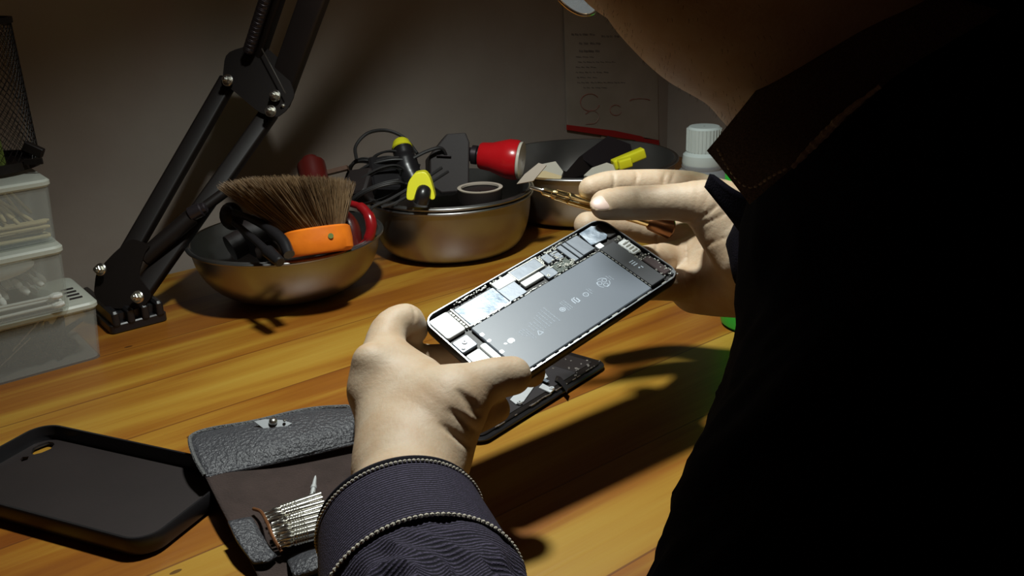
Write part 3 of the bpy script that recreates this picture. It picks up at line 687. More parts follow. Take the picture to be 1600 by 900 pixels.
for row, (y, x0, x1) in enumerate(((52, 893, 930), (55, 940, 975), (66, 905, 935), (78, 905, 938), (88, 900, 925), (96, 903, 960), (104, 900, 930), (112, 900, 948), (120, 902, 935), (128, 902, 975), (136, 912, 950))):
    x = x0
    while x < x1:
        w_ = rg.uniform(3, 9); h_ = 3.2 if row < 4 else 1.4; q = [onwall(x, y, .0034), onwall(x+w_, y+1, .0034), onwall(x+w_, y+h_+1, .0034), onwall(x, y+h_, .0034)]
        ink.rings([q, [a+N*.0003 for a in q]]); x += w_+rg.uniform(1, 3)
ink.build('printed_text', M['ink'], pp, world=True, smooth=False)
rk = MB()
for cx, cy, rr in ((922, 160, 15), (962, 172, 9), (1000, 158, 16)):
    q0 = []; q1 = []
    for i in range(25):
        a = i/24*PI*(1.7 if rr != 16 else .9)+(.3 if rr != 16 else PI); q0.append(onwall(cx+rr*math.cos(a), cy+rr*math.sin(a)*(.9 if rr != 16 else .25), .0034))
    rk.tube(q0, .0007, 5)
rk.tube([onwall(915, 178, .0034), onwall(925, 172, .0034), onwall(936, 180, .0034), onwall(930, 192, .0034), onwall(915, 194, .0034)], .0006, 5, smooth=5)
rk.build('red_sketches', M['rink'], pp, world=True)
# ================================================================== BOTTLE AND CANISTER
bt = root('clear_bottle', UV_(.86, .72), 'small clear bottle with milky ridged cap behind the right hand', 'bottle')
bb = W(1097, 300, .96); bb.z = 0; bt.location = bb
tz_ = (bb-CAM).dot(fw)
def zat(py, px=1097):  # height above the bench at which the bottle axis meets a pixel row
    lo, hi = -.2, .4
    for _ in range(40):
        md = (lo+hi)/2; q = bb+Z*md-CAM; y = 450-F*q.dot(up)/q.dot(fw)
        if y > py: lo = md
        else: hi = md
    return lo
zc, zs, zn = zat(197), zat(236), zat(262)
dB = (bb-CAM).dot(fw); rc_ = 25.5/F*dB; 
MB().lathe([(.001, .001), (.0300, .001), (.0325, .004), (.0325, zn-.018), (.030, zn-.008), (rc_*1.25, zn), (rc_*1.28, zn+.003), (rc_*.9, zs+.001), (rc_*.8, zs+.004)], 40).build('body', M['bottle'], bt)
cp = MB(); cp.lathe([(rc_*1.22, zn+.004), (rc_*1.25, zn+.007), (rc_*1.2, zs-.003), (rc_*1.0, zs), (rc_*1.0, zs+.001), (rc_, zc-.002), (rc_-.002, zc), (.001, zc)], 40)
for k in range(30):
    a = 2*PI*k/30; cp.cyl((rc_*math.cos(a), rc_*math.sin(a), zs+.001), (rc_*math.cos(a), rc_*math.sin(a), zc-.002), .0007, seg=5)
cp.build('cap', M['cap'], bt, label='milky ridged cap')
gcx = T(1178, 506, 0); gcx.z = 0
gr = root('green_canister', gcx, 'tall bright green plastic canister mostly hidden behind the jacket and hand', 'canister')
gd = (gcx-CAM).dot(fw); grr = 54/F*gd
MB().lathe([(.001, 0), (grr*.82, 0), (grr*.95, .003), (grr, .010), (grr, .17), (grr*.96, .182), (grr*.5, .196), (grr*.4, .197)], 48).build('body', M['green'], gr)
MB().lathe([(grr*.46, .194), (grr*.46, .225), (grr*.42, .228), (.001, .228)], 32).build('cap', M['green'], gr)
# ================================================================== OPENED PHONE (held)
Rp = Matrix(((.764, -.643, .056), (.608, .689, -.395), (.215, .336, .917))).to_3x3()
Rp = frame(V(Rp.col[0]).normalized(), V(Rp.col[1]).normalized(), V(Rp.col[0]).cross(V(Rp.col[1])).normalized())
TP = V((.024, .483, .099)); PLx, PLy = .1383, .0671
def PH(x, y, z=0.0):     # phone millimetres (from the lower left corner of its open face) to the room
    return TP + Rp @ V((x/1000-PLx/2, y/1000-PLy/2, z/1000))
ph = root('opened_phone', TP, 'opened phone with its battery and boards bare, held in both hands', 'phone')
ph.rotation_euler = Rp.to_euler()
def pb(mb, x, y, z, w_, h_, t, bev=.3, r=.6, rz=0.0):
    mb.rbox(((x+w_/2)/1000-PLx/2, (y+h_/2)/1000-PLy/2, (z+t/2)/1000), (w_/1000, h_/1000, t/1000), r/1000, Matrix.Rotation(rz, 3, 'Z') if rz else None, bev/1000, 3); return mb
def prb(x, y, z, w_, h_, t, bev=.25, r=.6): return pb(MB(), x, y, z, w_, h_, t, bev, r)
def rrect(x0, y0, x1, y1, r, z, seg=8):
    out = []
    for q, (cx, cy) in enumerate(((x1-r, y1-r), (x0+r, y1-r), (x0+r, y0+r), (x1-r, y0+r))):
        for k in range(seg+1):
            a = q*PI/2+k/seg*PI/2; out.append(((cx+r*math.cos(a))/1000-PLx/2, (cy+r*math.sin(a))/1000-PLy/2, z/1000))
    return out
lx, ly = 138.3, 67.1
sh_ = MB(); sh_.rings([rrect(2, 2, lx-2, ly-2, 7, -7), rrect(.6, .6, lx-.6, ly-.6, 8.4, -6.2), rrect(0, 0, lx, ly, 9, -4.4), rrect(0, 0, lx, ly, 9, -1.6), rrect(.5, .5, lx-.5, ly-.5, 8.5, -.3)], True, False)
sh_.rings([rrect(1.5, 1.5, lx-1.5, ly-1.5, 7.6, -.3), rrect(1.7, 1.7, lx-1.7, ly-1.7, 7.4, -3.6), rrect(10, 10, lx-10, ly-10, 5, -3.65)], False, True)
sh_.build('shell', M['phframe'], ph)
rim = MB(); rim.rings([rrect(.5, .5, lx-.5, ly-.5, 8.5, -.3), rrect(.7, .7, lx-.7, ly-.7, 8.3, 0), rrect(1.3, 1.3, lx-1.3, ly-1.3, 7.8, 0), rrect(1.5, 1.5, lx-1.5, ly-1.5, 7.6, -.3)], False, False); rim.build('polished_rim', M['chamfer'], ph, label='bright polished rim')
pb(MB(), 2.2, 2.2, -3.5, lx-4.4, ly-4.4, .5, .1, 6.6).build('cavity_floor', M['pit'], ph, label='black cavity floor')
bat = pb(MB(), 17.2, 3.2, -2.9, 98.6, 41.6, 2.2, .5, 1.2).build('battery', M['battery'], ph, label='grey wrapped battery with pale print')
def flat(mb, poly, z, t=.06):
    q = [(x/1000-PLx/2, y/1000-PLy/2) for x, y in poly]; return mb.prism(q, z/1000, (z+t)/1000)
ZB = -.69
# print on the battery
rg = random.Random(9); tx = MB()
def line(x, y0, y1, wd=.62):       # a line of tiny print running down the phone's width
    y = y0
    while y > y1:
        l_ = min(rg.uniform(.7, 2.6), y-y1)
        # letters: little strokes
        yy_ = y
        while yy_ > y-l_+.12:
            a = .26; k = rg.random()
            flat(tx, [(x-wd/2, yy_), (x+wd/2, yy_), (x+wd/2, yy_-.14), (x-wd/2, yy_-.14)], ZB)
            if k > .3: flat(tx, [(x+wd/2-.14, yy_), (x+wd/2, yy_), (x+wd/2, yy_-.36), (x+wd/2-.14, yy_-.36)], ZB)
            if k < .6: flat(tx, [(x-wd/2, yy_), (x-wd/2+.14, yy_), (x-wd/2+.14, yy_-.36), (x-wd/2, yy_-.36)], ZB)
            yy_ -= .42
        y -= l_+.4
for i, (x, a, b) in enumerate(((35, 26, 21.5), (36.4, 26.3, 20.5), (37.8, 26.3, 17.2), (39.2, 25.2, 16.6), (42, 26, 21.3), (44, 27.5, 17), (46, 26.4, 18), (48.2, 28.5, 19), (50.5, 29.3, 18.5), (52.8, 30, 19.2), (55.2, 31, 18.8), (57.6, 31.3, 18))): line(x, a, b)
for x in (67.2, 68.6, 70.0): line(x, 28, 20.5, .6)
line(86.2, 26.5, 21.8, .5); line(87.6, 26.0, 22.5, .5); line(102.5, 27, 23, .5); line(104, 26, 22, .5)
def ring2(mb, cx, cy, r, w_, n=24, a0=0, a1=2*PI):
    for i in range(n):
        p, q = a0+(a1-a0)*i/n, a0+(a1-a0)*(i+1)/n
        flat(mb, [(cx+r*math.cos(p), cy+r*math.sin(p)), (cx+r*math.cos(q), cy+r*math.sin(q)), (cx+(r-w_)*math.cos(q), cy+(r-w_)*math.sin(q)), (cx+(r-w_)*math.cos(p), cy+(r-w_)*math.sin(p))], ZB)
ring2(tx, 64.8, 23.3, 1.7, .45); ring2(tx, 83.0, 23.5, 1.7, .35); line(83.0, 24.6, 22.4, .7)
ring2(tx, 64.8, 23.3, .8, .5, 12)
# certification mark: slanted letters
for dx, dy in ((0, 0), (1.5, .1)):
    flat(tx, [(73.4+dx, 26+dy), (74.0+dx, 26+dy), (74.0+dx, 22+dy), (73.4+dx, 22+dy)], ZB); flat(tx, [(73.4+dx, 26+dy), (75+dx, 26+dy), (75+dx, 25.4+dy), (73.4+dx, 25.4+dy)], ZB)
flat(tx, [(76.6, 25), (77.3, 25), (77.3, 21.6), (76.6, 21.6)], ZB); flat(tx, [(75.2, 22.2), (77, 22.2), (77, 21.6), (75.2, 21.6)], ZB)
# recycling loop: three arrows round a hub with a smaller ring
for k in range(3):
    a = k*2*PI/3+.5; ring2(tx, 97.5+2.1*math.cos(a), 24+2.1*math.sin(a), 1.5, .3, 14); 
ring2(tx, 97.5, 24, 3.9, .3, 30, .3, 1.9); ring2(tx, 97.5, 24, 3.9, .3, 30, 2.4, 4.0); ring2(tx, 97.5, 24, 3.9, .3, 30, 4.5, 6.1)
# warning triangle
for a, b in (((41.6, 17.2), (43.3, 20.1)), ((43.3, 20.1), (45.0, 17.2)), ((45.0, 17.2), (41.6, 17.2))):
    d = V((b[0]-a[0], b[1]-a[1], 0)).normalized()*.2; flat(tx, [(a[0]-d.y, a[1]+d.x), (b[0]-d.y, b[1]+d.x), (b[0]+d.y, b[1]-d.x), (a[0]+d.y, a[1]-d.x)], ZB)
tx.build('battery_print', M['batink'], ph, smooth=False).parent = bat
lg = MB(); pts = []
for i in range(40):   # apple outline, bitten on one side
    a = i/40*2*PI; r = 2.15*(1+.05*math.cos(2*a)-.10*math.exp(-((a-PI)/.25)**2)-.06*math.exp(-((min(a, 2*PI-a))/.25)**2))
    x, y = r*math.cos(a)*.98, r*math.sin(a)*.92
    dxb, dyb = x-.2, y+2.6
    dd_ = math.hypot(dxb, dyb)
    if dd_ < 1.15: x, y = .2+dxb/dd_*1.15, -2.6+dyb/dd_*1.15
    pts.append((27.6+x, 23.8+y))
flat(lg, pts, ZB+.01); 
lf = [(24.9, 23.9), (24.2, 24.8), (23.1, 24.9), (22.9, 24.1), (23.6, 23.3), (24.6, 23.2)]
flat(lg, lf, ZB+.01); lg.build('battery_logo', M['logo'], ph, smooth=False).parent = bat
# silvery tape tabs at the battery end
tb = MB(); 
for y, h_ in ((36, 2.2), (30.5, 1.6), (20, 2.2), (13, 1.6)): pb(tb, 17.6, y, -.75, 2.2, h_, .12, 0, .5)
tb.build('tape_tab', M['silver'], ph)
# top row of boards and shields
prb(2.6, 46, -2.8, 12.6, 17.0, 2.2, .3, 1.6).build('speaker_module', M['whitepl'], ph, label='glaring white module in the corner')
cn = MB(); 
for i in range(7): pb(cn, 15.8, 46.5+i*2.2, -2.6, 1.1, 1.5, 1.6+.2*(i % 2), .1, .2)
pb(cn, 17.6, 46, -2.8, .9, 17, 1.9, .1, .2); cn.build('connector_row', M['component'], ph)
prb(18.8, 46.6, -2.8, 28.2, 14.8, 2.0, .3, .8).build('board_shield', M['shield'], ph, label='blotchy steel shield')
prb(18.4, 45.9, -2.8, 29, .9, 1.9, .1, .2).build('shield_edge', M['silver'], ph)
prb(48, 57.4, -2.8, 13.5, 6.8, 2.2, .3, .6).build('white_cover', M['whitepl'], ph, label='white cover plate')
prb(47.4, 46.4, -2.8, 12.4, 12.6, 1.8, .2, .5).build('grey_shield', M['dshield'], ph)
prb(62.4, 56.3, -2.8, 19.4, 8.4, 1.9, .2, .5).build('chip_shield', M['dshield'], ph)
fr_ = MB()
for a in ((61.8, 55.9, 20.6, .7), (61.8, 64.4, 20.6, .7), (61.6, 55.9, .8, 9.2), (81.8, 55.9, .8, 9.2)): pb(fr_, a[0], a[1], -2.8, a[2], a[3], 2.05, .1, .2)
fr_.build('shield_frame', M['component'], ph)
prb(61.5, 49.9, -2.8, 14.6, 4.6, 2.1, .3, .6).build('white_cover', M['whitepl'], ph, label='white cover plate')
prb(76.5, 46.6, -2.8, 8, 8, 1.6, .2, .6).build('grey_shield', M['dshield'], ph)
prb(85.0, 56.0, -2.8, 5.6, 7.6, 1.7, .3, .8).build('dark_chip', M['dshield'], ph); prb(91.2, 55.0, -2.8, 5.6, 7.6, 1.5, .3, .8).build('dark_chip', M['dshield'], ph)
prb(85.0, 46.6, -2.8, 12, 7.6, 1.2, .3, .6).build('board', M['pcb'], ph)
prb(98.0, 47.6, -2.6, 3.8, 16.0, 1.7, .3, .4).build('flex_cover', M['dshield'], ph); prb(102.4, 47.6, -2.6, 3.0, 16.0, 1.9, .3, .4).build('flex_cover', M['dshield'], ph); prb(106.0, 48.2, -2.6, 9.6, 15.6, 1.7, .3, .4).build('flex_cover', M['dshield'], ph)
flat(MB(), [(116, 52), (117.8, 64), (128.5, 64.4), (131, 62), (130.0, 52.4), (127, 50.4)], -2.0, .9).build('foil_patch', M['shield'], ph, smooth=False, label='silver foil patch')
prb(129, 50, -2.8, 7.6, 13.5, 1.4, .4, 1.5).build('camera_well', M['pit'], ph)
# right hand end
prb(117.0, 4.6, -2.7, 11.4, 41.0, 2.1, .3, .8).build('black_module', mat('dark_grey_module', (.045, .047, .052), .45), ph, label='dark grey module with tiny print')
tx2 = MB()
for y in (22.5, 24.2, 25.9): flat(tx2, [(121.4, y), (124.6, y), (124.6, y+.7), (121.4, y+.7)], -.58)
flat(tx2, [(122.2, 19.2), (123.2, 19.2), (123.2, 20.2), (122.2, 20.2)], -.58); flat(tx2, [(124.2, 18.2), (124.8, 18.2), (124.8, 20.0), (124.2, 20.0)], -.58); tx2.build('module_print', M['batink'], ph, smooth=False)
ds = MB()
for i in range(14): pb(ds, 116.3, 4.8+i*2.9, -1.4, .35, 2.0, .45, 0, .1)
ds.build('edge_contacts', M['component'], ph)
prb(129.4, 30, -2.8, 6.4, 13.5, 1.8, .5, 1.4).build('connector_block', M['whitepl'], ph)
sl = MB()
for i in range(4): pb(sl, 130.4, 31.5+i*2.6, -1.0, 4.0, 1.2, .35, .1, .5)
sl.build('connector_slots', M['component'], ph)
prb(129.8, 6.6, -2.8, 6.2, 17.5, 1.8, .5, 1.2).build('earpiece_speaker', mat('brown_black_module', (.05, .035, .035), .35), ph)
prb(117, 46, -2.8, 4.5, 4.2, 1.9, .2, .8).build('foil_patch', M['silver'], ph)
# components round the thumb
prb(2.4, 33.2, -2.8, 10.4, 9.6, 2.0, .4, 1.2).build('camera_bracket', M['dshield'], ph)
rg_ = MB(); rg_.lathe([(.0006, 0), (.0006, .0006), (.0015, .0006), (.0015, 0)], 16, None, (8.2/1000-PLx/2, 39/1000-PLy/2, -.0008)); rg_.lathe([(.0004, 0), (.0004, .0006), (.0011, .0006), (.0011, 0)], 16, None, (5.0/1000-PLx/2, 36/1000-PLy/2, -.0008)); rg_.build('screw_ring', M['silver'], ph)
prb(2.4, 5, -2.8, 9.0, 26, 2.0, .4, 1.2).build('white_module', M['whitepl'], ph, label='white module beside the thumb')
prb(12.4, 8, -2.8, 4.0, 24, 2.1, .3, 1.2).build('long_connector', M['whitepl'], ph); prb(13.4, 18, -.72, 1.9, 12, .3, .1, .9).build('connector_groove', M['component'], ph)
# tiny parts scattered on the boards and along both rims, one mass nobody could count
sp2 = MB(); rg = random.Random(21)
for i in range(250):
    x = rg.uniform(18, 116); y = 65.0-rg.random()*.9 if rg.random() < .55 else 45.6-rg.random()*.4
    if rg.random() < .30: x = rg.uniform(82, 98); y = rg.uniform(46.5, 64)
    pb(sp2, x, y, -2.2, rg.uniform(.4, 2.2), rg.uniform(.3, .9), rg.uniform(.6, 1.5), .08, .15)
for i in range(60): pb(sp2, rg.uniform(128, 136), rg.uniform(4, 46), -2.2, rg.uniform(.4, 1.5), rg.uniform(.4, 1.4), rg.uniform(.6, 1.6), .08, .15)
x = 20
while x < 136:
    w_ = rg.uniform(1, 8); 
    if rg.random() < .75: pb(sp2, x, 1.7, -1.2, w_, .55+.3*rg.random(), .5, .1, .2)
    x += w_+rg.uniform(.5, 3)
for (x, y) in ((83.6, 61.5), (82.6, 58.6), (95.2, 47.6), (98.0, 49.0), (92.5, 49), (128.5, 27.5), (128.8, 24.4), (134, 46.5), (78, 48.6), (96.5, 63.2)):
    sp2.lathe([(.0004, .001), (.0005, .0022), (.0010, .0022), (.0011, .001)], 12, None, (x/1000-PLx/2, y/1000-PLy/2, -.003))
sp2.build('tiny_components', M['component'], ph, kind='stuff')
pb(MB(), 133.6, 2.6, -2, 3.2, 3.6, 1.8, .5, 1.4).build('corner_glint_screw', M['chamfer'], ph)
# ================================================================== DISPLAY ASSEMBLY ON THE BENCH
dR = V((.066, .597, 0)); dB_ = V((-.030, .4815, 0)); dxx = (dR-dB_).normalized(); dyy = V((-dxx.y, dxx.x, 0)); aD = math.atan2(dxx.y, dxx.x)
dp = root('display_panel', dR-dxx*.069+dyy*.033, 'removed black phone display lying face down on the boards below the opened phone', 'phone display', None, aD)
MB().rbox((0, 0, .0028), (.1383, .0671, .0020), .009, None, .0006, 8).build('glass', M['blackpl'], dp)
MB().rbox((0, 0, .0044), (.131, .060, .0014), .006, None, .0004, 6).build('backing_frame', M['black'], dp)
MB().rbox((-.010, .0, .0053), (.100, .052, .0008), .002, None, .0002).build('back_plate', mat('dark_back_plate', (.05, .045, .048), .45, .3, bump=(90, .3, .0005)), dp)
MB().rbox((.051, -.004, .0052), (.020, .042, .0007), .002, None, .0002).build('ear_flex_cover', M['matblack'], dp)
def dpx(px, py, z=.006):
    q = T(px, py, z); L_ = wm(dp).inverted() @ q; return (L_.x, L_.y)
brk = MB()
for poly, z in (([(797, 625), (806, 632), (818, 628), (838, 600), (828, 590)], .0064), ([(838, 600), (828, 592), (840, 583), (850, 580), (856, 590)], .0072), ([(842, 606), (848, 600), (866, 609), (860, 614)], .0064)):
    q = [dpx(x, y, z) for x, y in poly]; brk.prism(q, z-.0004, z+.0004)
brk.build('steel_bracket', M['silver'], dp, smooth=False, label='shiny steel bracket')
for x, y in ((845, 584), (862, 607), (812, 629)):
    b2_ = MB(); p = dpx(x, y, .0072); b2_.lathe([(.0007, 0), (.0007, .001), (.0017, .001), (.0019, 0)], 18, None, (p[0], p[1], .0070)); b2_.build('bracket_eyelet', M['silver'], dp)
p = dpx(850, 593, .008); MB().rbox((p[0], p[1], .0078), (.0028, .009, .001), .0008, Matrix.Rotation(-.2, 3, 'Z'), .0003).build('bracket_connector', M['shield'], dp)
fx = MB(); a, b, c, d_ = [V((*dpx(x, y, .006), z)) for x, y, z in ((868, 592, .0062), (874, 597, .0078), (881, 605, .0080), (887, 611, .0065))]
sd2 = V((.0035, .0018, 0)); pts = spline([a, b, c, d_], 6)
fx.rings([[p-sd2, p+sd2, p+sd2+V((0, 0, .0004)), p-sd2+V((0, 0, .0004))] for p in pts]); fx.build('flex_cable', M['blackpl'], dp, smooth=False)
rg = random.Random(2); tn_ = MB()
for i in range(40): tn_.rbox((rg.uniform(.035, .066), rg.uniform(-.030, .028), .0056), (rg.uniform(.0008, .003), rg.uniform(.0006, .002), .0009), .0003, Matrix.Rotation(rg.random(), 3, 'Z'), .0001)
for i in range(26): tn_.rbox((rg.uniform(-.06, .06), -.0310+rg.random()*.0008, .0056), (rg.uniform(.001, .006), .0006, .0007), .0002, None, .0001)
tn_.build('small_contacts', mat('dull_metal_contacts', (.30, .27, .25), .45, .7), dp, kind='stuff')
# ================================================================== PHONE CASE
ca, cb_, cc = V((-.298, .525, 0)), V((-.148, .459, 0)), V((-.177, .395, 0))
cx_ = (cb_-ca).normalized(); cy_ = V((-cx_.y, cx_.x, 0)); aC = math.atan2(cx_.y, cx_.x)
CL, CW, CH = .158, .0800, .0115
cs = root('phone_case', ca+cx_*CL/2-cy_*CW/2+V((0, 0, .0003)), 'empty black phone case lying open side up at the left corner of the bench', 'phone case', None, aC)
def rr2(hx_, hy, r, z, seg=8):
    out = []
    for q, (sx, sy) in enumerate(((1, 1), (-1, 1), (-1, -1), (1, -1))):
        for k in range(seg+1):
            a = q*PI/2+k/seg*PI/2; out.append((sx*(hx_-r)+r*math.cos(a), sy*(hy-r)+r*math.sin(a), z))
    return out
hx_, hy = CL/2, CW/2
wl = MB(); wl.rings([rr2(hx_-.003, hy-.003, .012, 0), rr2(hx_-.0006, hy-.0006, .014, .002), rr2(hx_, hy, .0145, .005), rr2(hx_-.0003, hy-.0003, .0145, CH-.0012), rr2(hx_-.0010, hy-.0010, .0138, CH), rr2(hx_-.0022, hy-.0022, .0126, CH), rr2(hx_-.0026, hy-.0026, .0122, CH-.001), rr2(hx_-.0018, hy-.0018, .0130, .005), rr2(hx_-.003, hy-.003, .012, .0022), rr2(hx_-.0045, hy-.0045, .011, .0016)], False, False)
wl.build('side_wall', M['blackpl'], cs)
# floor of the case with the camera opening and the flash opening cut out
fm = bmesh.new(); outer = [fm.verts.new((x, y, .0016)) for x, y, _ in rr2(hx_-.0045, hy-.0045, .011, 0)]
def ed(vs): return [fm.edges.new((vs[i], vs[(i+1) % len(vs)])) for i in range(len(vs))]
E_ = ed(outer)
def lc(px, py): q = wm(cs).inverted() @ T(px, py, .0016); return q.x, q.y
h1 = [lc(*q) for q in ((49, 712), (52, 704), (62, 699), (76, 694), (84, 695), (86, 698), (80, 705), (66, 711), (54, 714))]
h2 = [lc(*q) for q in ((32, 722), (36, 718), (46, 717), (44, 722), (35, 725))]
for hh in (h1, h2): E_ += ed([fm.verts.new((x, y, .0016)) for x, y in hh])
bmesh.ops.triangle_fill(fm, use_beauty=True, use_dissolve=False, edges=E_)
me = bpy.data.meshes.new('floor_panel'); fm.to_mesh(me); fm.free(); me.materials.append(M['matblack'])
fo = bpy.data.objects.new('inner_back', me); COL.objects.link(fo); fo.parent = cs; md = fo.modifiers.new('solid', 'SOLIDIFY'); md.thickness = .0014; md.offset = -1
hr = MB()
q = spline([V((x, y, .0018)) for x, y in h1+[h1[0]]], 3); hr.tube(q, .0007, 6, cap=False); hr.build('opening_lip', M['blackpl'], cs)
# ================================================================== LEATHER TOOL WALLET
wf = root('leather_tool_wallet', T(400, 760), 'open grained black leather tool wallet lined with brown suede, flap raised', 'tool wallet')
def Q(px, py, z=0.0): return T(px, py, z)
z0 = .0016
body = patch([[Q(320, 745, .0135), Q(350, 805, .0125), Q(392, 880, .004), Q(425, 950, z0)], [Q(360, 735, .013), Q(395, 795, .010), Q(435, 867, .003), Q(475, 940, z0)], [Q(440, 718, .008), Q(470, 780, .003), Q(515, 850, z0), Q(560, 920, z0)], [Q(552, 694, .003), Q(585, 755, z0), Q(625, 825, z0), Q(680, 890, z0)]], 8, 8)
body.build('lining', M['suede'], wf, world=True, mods=[('SOLIDIFY', dict(thickness=.0012, offset=1.0))])
# raised flap: a sheet leaning back from the hinge line with a rounded outline
fl_rows = [[Q(320, 742, .0150), Q(400, 727, .0135), Q(480, 709, .0120), Q(553, 690, .0105)],
           [Q(306, 714, .0190), Q(395, 699, .0195), Q(475, 682, .0185), Q(556, 664, .0160)],
           [Q(297, 690, .0205), Q(392, 674, .0215), Q(470, 656, .0205), Q(556, 646, .0180)],
           [Q(304, 677, .0195), Q(395, 659, .0205), Q(472, 641, .0195), Q(550, 637, .0170)]]
fp = patch(fl_rows, 10, 10); fp.build('flap', M['leather'], wf, world=True, mods=[('SOLIDIFY', dict(thickness=.0016, offset=-1.0))])
edp = [Q(320, 743, .0150), Q(305, 716, .019), Q(297, 692, .0205), Q(301, 680, .0198), Q(330, 670, .0200), Q(395, 659, .0205), Q(472, 641, .0195), Q(528, 635.5, .0180), Q(548, 638, .0170), Q(557, 664, .0160)]
MB().tube(edp, .0012, 6, smooth=6).build('frayed_edge', M['edge'], wf, world=True, label='worn whitish edge')
MB().tube([Q(322, 745, .0145), Q(390, 731, .013), Q(470, 713, .011), Q(553, 693, .0095)], .0012, 8, smooth=6).build('fold_roll', M['leather'], wf, world=True)
sn = MB(); sp0 = Q(427, 661, .0225); nrm = (CAM-sp0).normalized(); Rn = look((nrm+Z*.8).normalized(), V((1, 0, 0))); 
sn.prism([(-.0002, -.011), (.0045, -.0045), (.0060, 0), (.0045, .0045), (-.0002, .011), (-.002, .005), (-.002, -.005)], 0, .0006, look((nrm+Z*.8).normalized(), V((0, 0, 1))) @ Matrix.Rotation(-PI/2-.25, 3, 'Z'), sp0)
sn.build('snap_plate', mat('dull_silver', (.22, .23, .24), .6, .3), wf, world=True, smooth=False, label='silver diamond snap plate')
MB().ell(sp0+Z*.001+nrm*.0008, (.0026, .0026, .0022)).ell(sp0+ri*-.0068+nrm*.0008, (.0010, .0010, .0008), None, 10).ell(sp0+ri*.0066+up*.0015+nrm*.0008, (.0010, .0010, .0008), None, 10).build('snap_stud', M['chrome'], wf, world=True, label='silver snap stud')
# lower leather pocket and its open mouth
pk = patch([[Q(356, 818, .0135), Q(372, 850, .011), Q(396, 882, .007)], [Q(384, 812, .0125), Q(400, 845, .010), Q(418, 880, .007)], [Q(392, 812, .011), Q(412, 846, .008), Q(432, 872, .006)]], 6, 6)
pk.build('pocket_tab', M['leather'], wf, world=True, mods=[('SOLIDIFY', dict(thickness=.0015, offset=1.0))])
ms_ = patch([[Q(394, 795, .013), Q(418, 835, .014), Q(440, 868, .010)], [Q(404, 800, .017), Q(430, 828, .019), Q(446, 862, .013)], [Q(430, 812, .004), Q(448, 838, .004), Q(462, 862, .004)]], 8, 6)
MB().tube([Q(396, 795, .014), Q(408, 800, .015), Q(418, 818, .016), Q(426, 838, .014), Q(440, 862, .009)], .0009, 8, smooth=6).build('pocket_lip', M['copper'], wf, world=True, label='brown bound pocket mouth')
pkk = patch([[Q(446, 872, .002), Q(470, 862, .006), Q(500, 852, .006)], [Q(452, 885, .009), Q(478, 872, .011), Q(505, 862, .011)], [Q(458, 900, .009), Q(488, 890, .011), Q(515, 880, .011)]], 6, 6)
pkk.build('button_strap', M['leather'], wf, world=True, mods=[('SOLIDIFY', dict(thickness=.003, offset=-1.0))])
# steel bits in the pocket: each one a thing
rg = random.Random(8)
def bitset(p, q, r, label, group=None):
    d = q-p; L_ = d.length
    t = root('screwdriver_bit', p, label, 'screwdriver bit', group); t.rotation_euler = look(d).to_euler()
    MB().lathe([(.0002, 0), (r*.45, 0), (r*.45, L_*.12), (r*.8, L_*.16), (r*.8, L_*.22), (r*.6, L_*.23), (r*.6, L_*.26), (r, L_*.28), (r, L_), (.0002, L_)], 12).build('shank', M['bright'], t)
    kn = MB()
    for k in range(5): kn.lathe([(r, L_*(.32+k*.05)), (r*1.13, L_*(.33+k*.05)), (r, L_*(.34+k*.05))], 12)
    kn.build('knurled_collar', M['bright'], t)
bl = []
for i in range(11):
    q = i/10; a = (415+q*22, 803+q*52); b = (502+q*16, 776+q*56)
    bl.append(bitset(Q(a[0]+rg.uniform(-3, 3), a[1], .010+.003*math.sin(q*PI)), Q(b[0], b[1]-rg.uniform(0, 3), .012), .0021, 'bright steel screwdriver bit in the fanned row inside the wallet pocket', 'steel bits in the wallet pocket'))
for i in range(7):
    q = (i+.6)/8; a = (424+q*18, 806+q*46); b = (505+q*16, 782+q*50)
    bitset(Q(a[0]+rg.uniform(-6, 6), a[1], .0145), Q(b[0], b[1], .0155), .0019, 'bright steel screwdriver bit in the fanned row inside the wallet pocket', 'steel bits in the wallet pocket')
M['bottle_steel'] = mat('satin_steel', (.8, .82, .82), .5, .7)
lb = root('loose_bit', Q(487, 778, .004), 'single thin pointed steel bit lying apart on the suede above the row of bits', 'screwdriver bit')
p, q = Q(487, 779, .004), Q(496, 728, .004)
MB().cyl(p, p.lerp(q, .3), .0017, .0013, 10).cyl(p.lerp(q, .28), p.lerp(q, .38), .0019, .0015, 10).cyl(p.lerp(q, .36), q, .0013, .0003, 10).build('shank', M['bottle_steel'], lb, world=True)
MB().ell(p.lerp(q, .12), (.0017, .0017, .0017), None, 10).build('collar', M['chrome'], lb, world=True)
# ================================================================== GOLD SCREWDRIVER (held)
g0, g1_ = W(828, 292, .574), W(1046, 357, .600); gx = g1_-g0; GL = gx.length
gs = root('gold_screwdriver', g0, 'slim gold precision screwdriver pinched between right thumb and finger', 'screwdriver'); gs.rotation_euler = look(gx).to_euler()
MB().lathe([(.0002, 0), (.0011, .0002), (.0012, .0075), (.0020, .0085), (.0020, .0090)], 16).build('tip', M['bright'], gs, label='silver tip')
MB().lathe([(.0024, .0085), (.0026, .0095), (.0028, .0135), (.0024, .0140), (.0024, .0146), (.0031, .0155), (.0036, .024), (.0032, .0246), (.0032, .0252), (.0039, .026), (.0040, .040), (.0031, .046), (.0031, GL-.014)], 24).build('barrel', M['gold'], gs)
kn = MB()
for k in range(26):
    a = 2*PI*k/26; kn.cyl((.0032*math.cos(a), .0032*math.sin(a), .017), (.0037*math.cos(a), .0037*math.sin(a), .039), .00028, seg=5)
kn.build('knurling', M['gold'], gs)
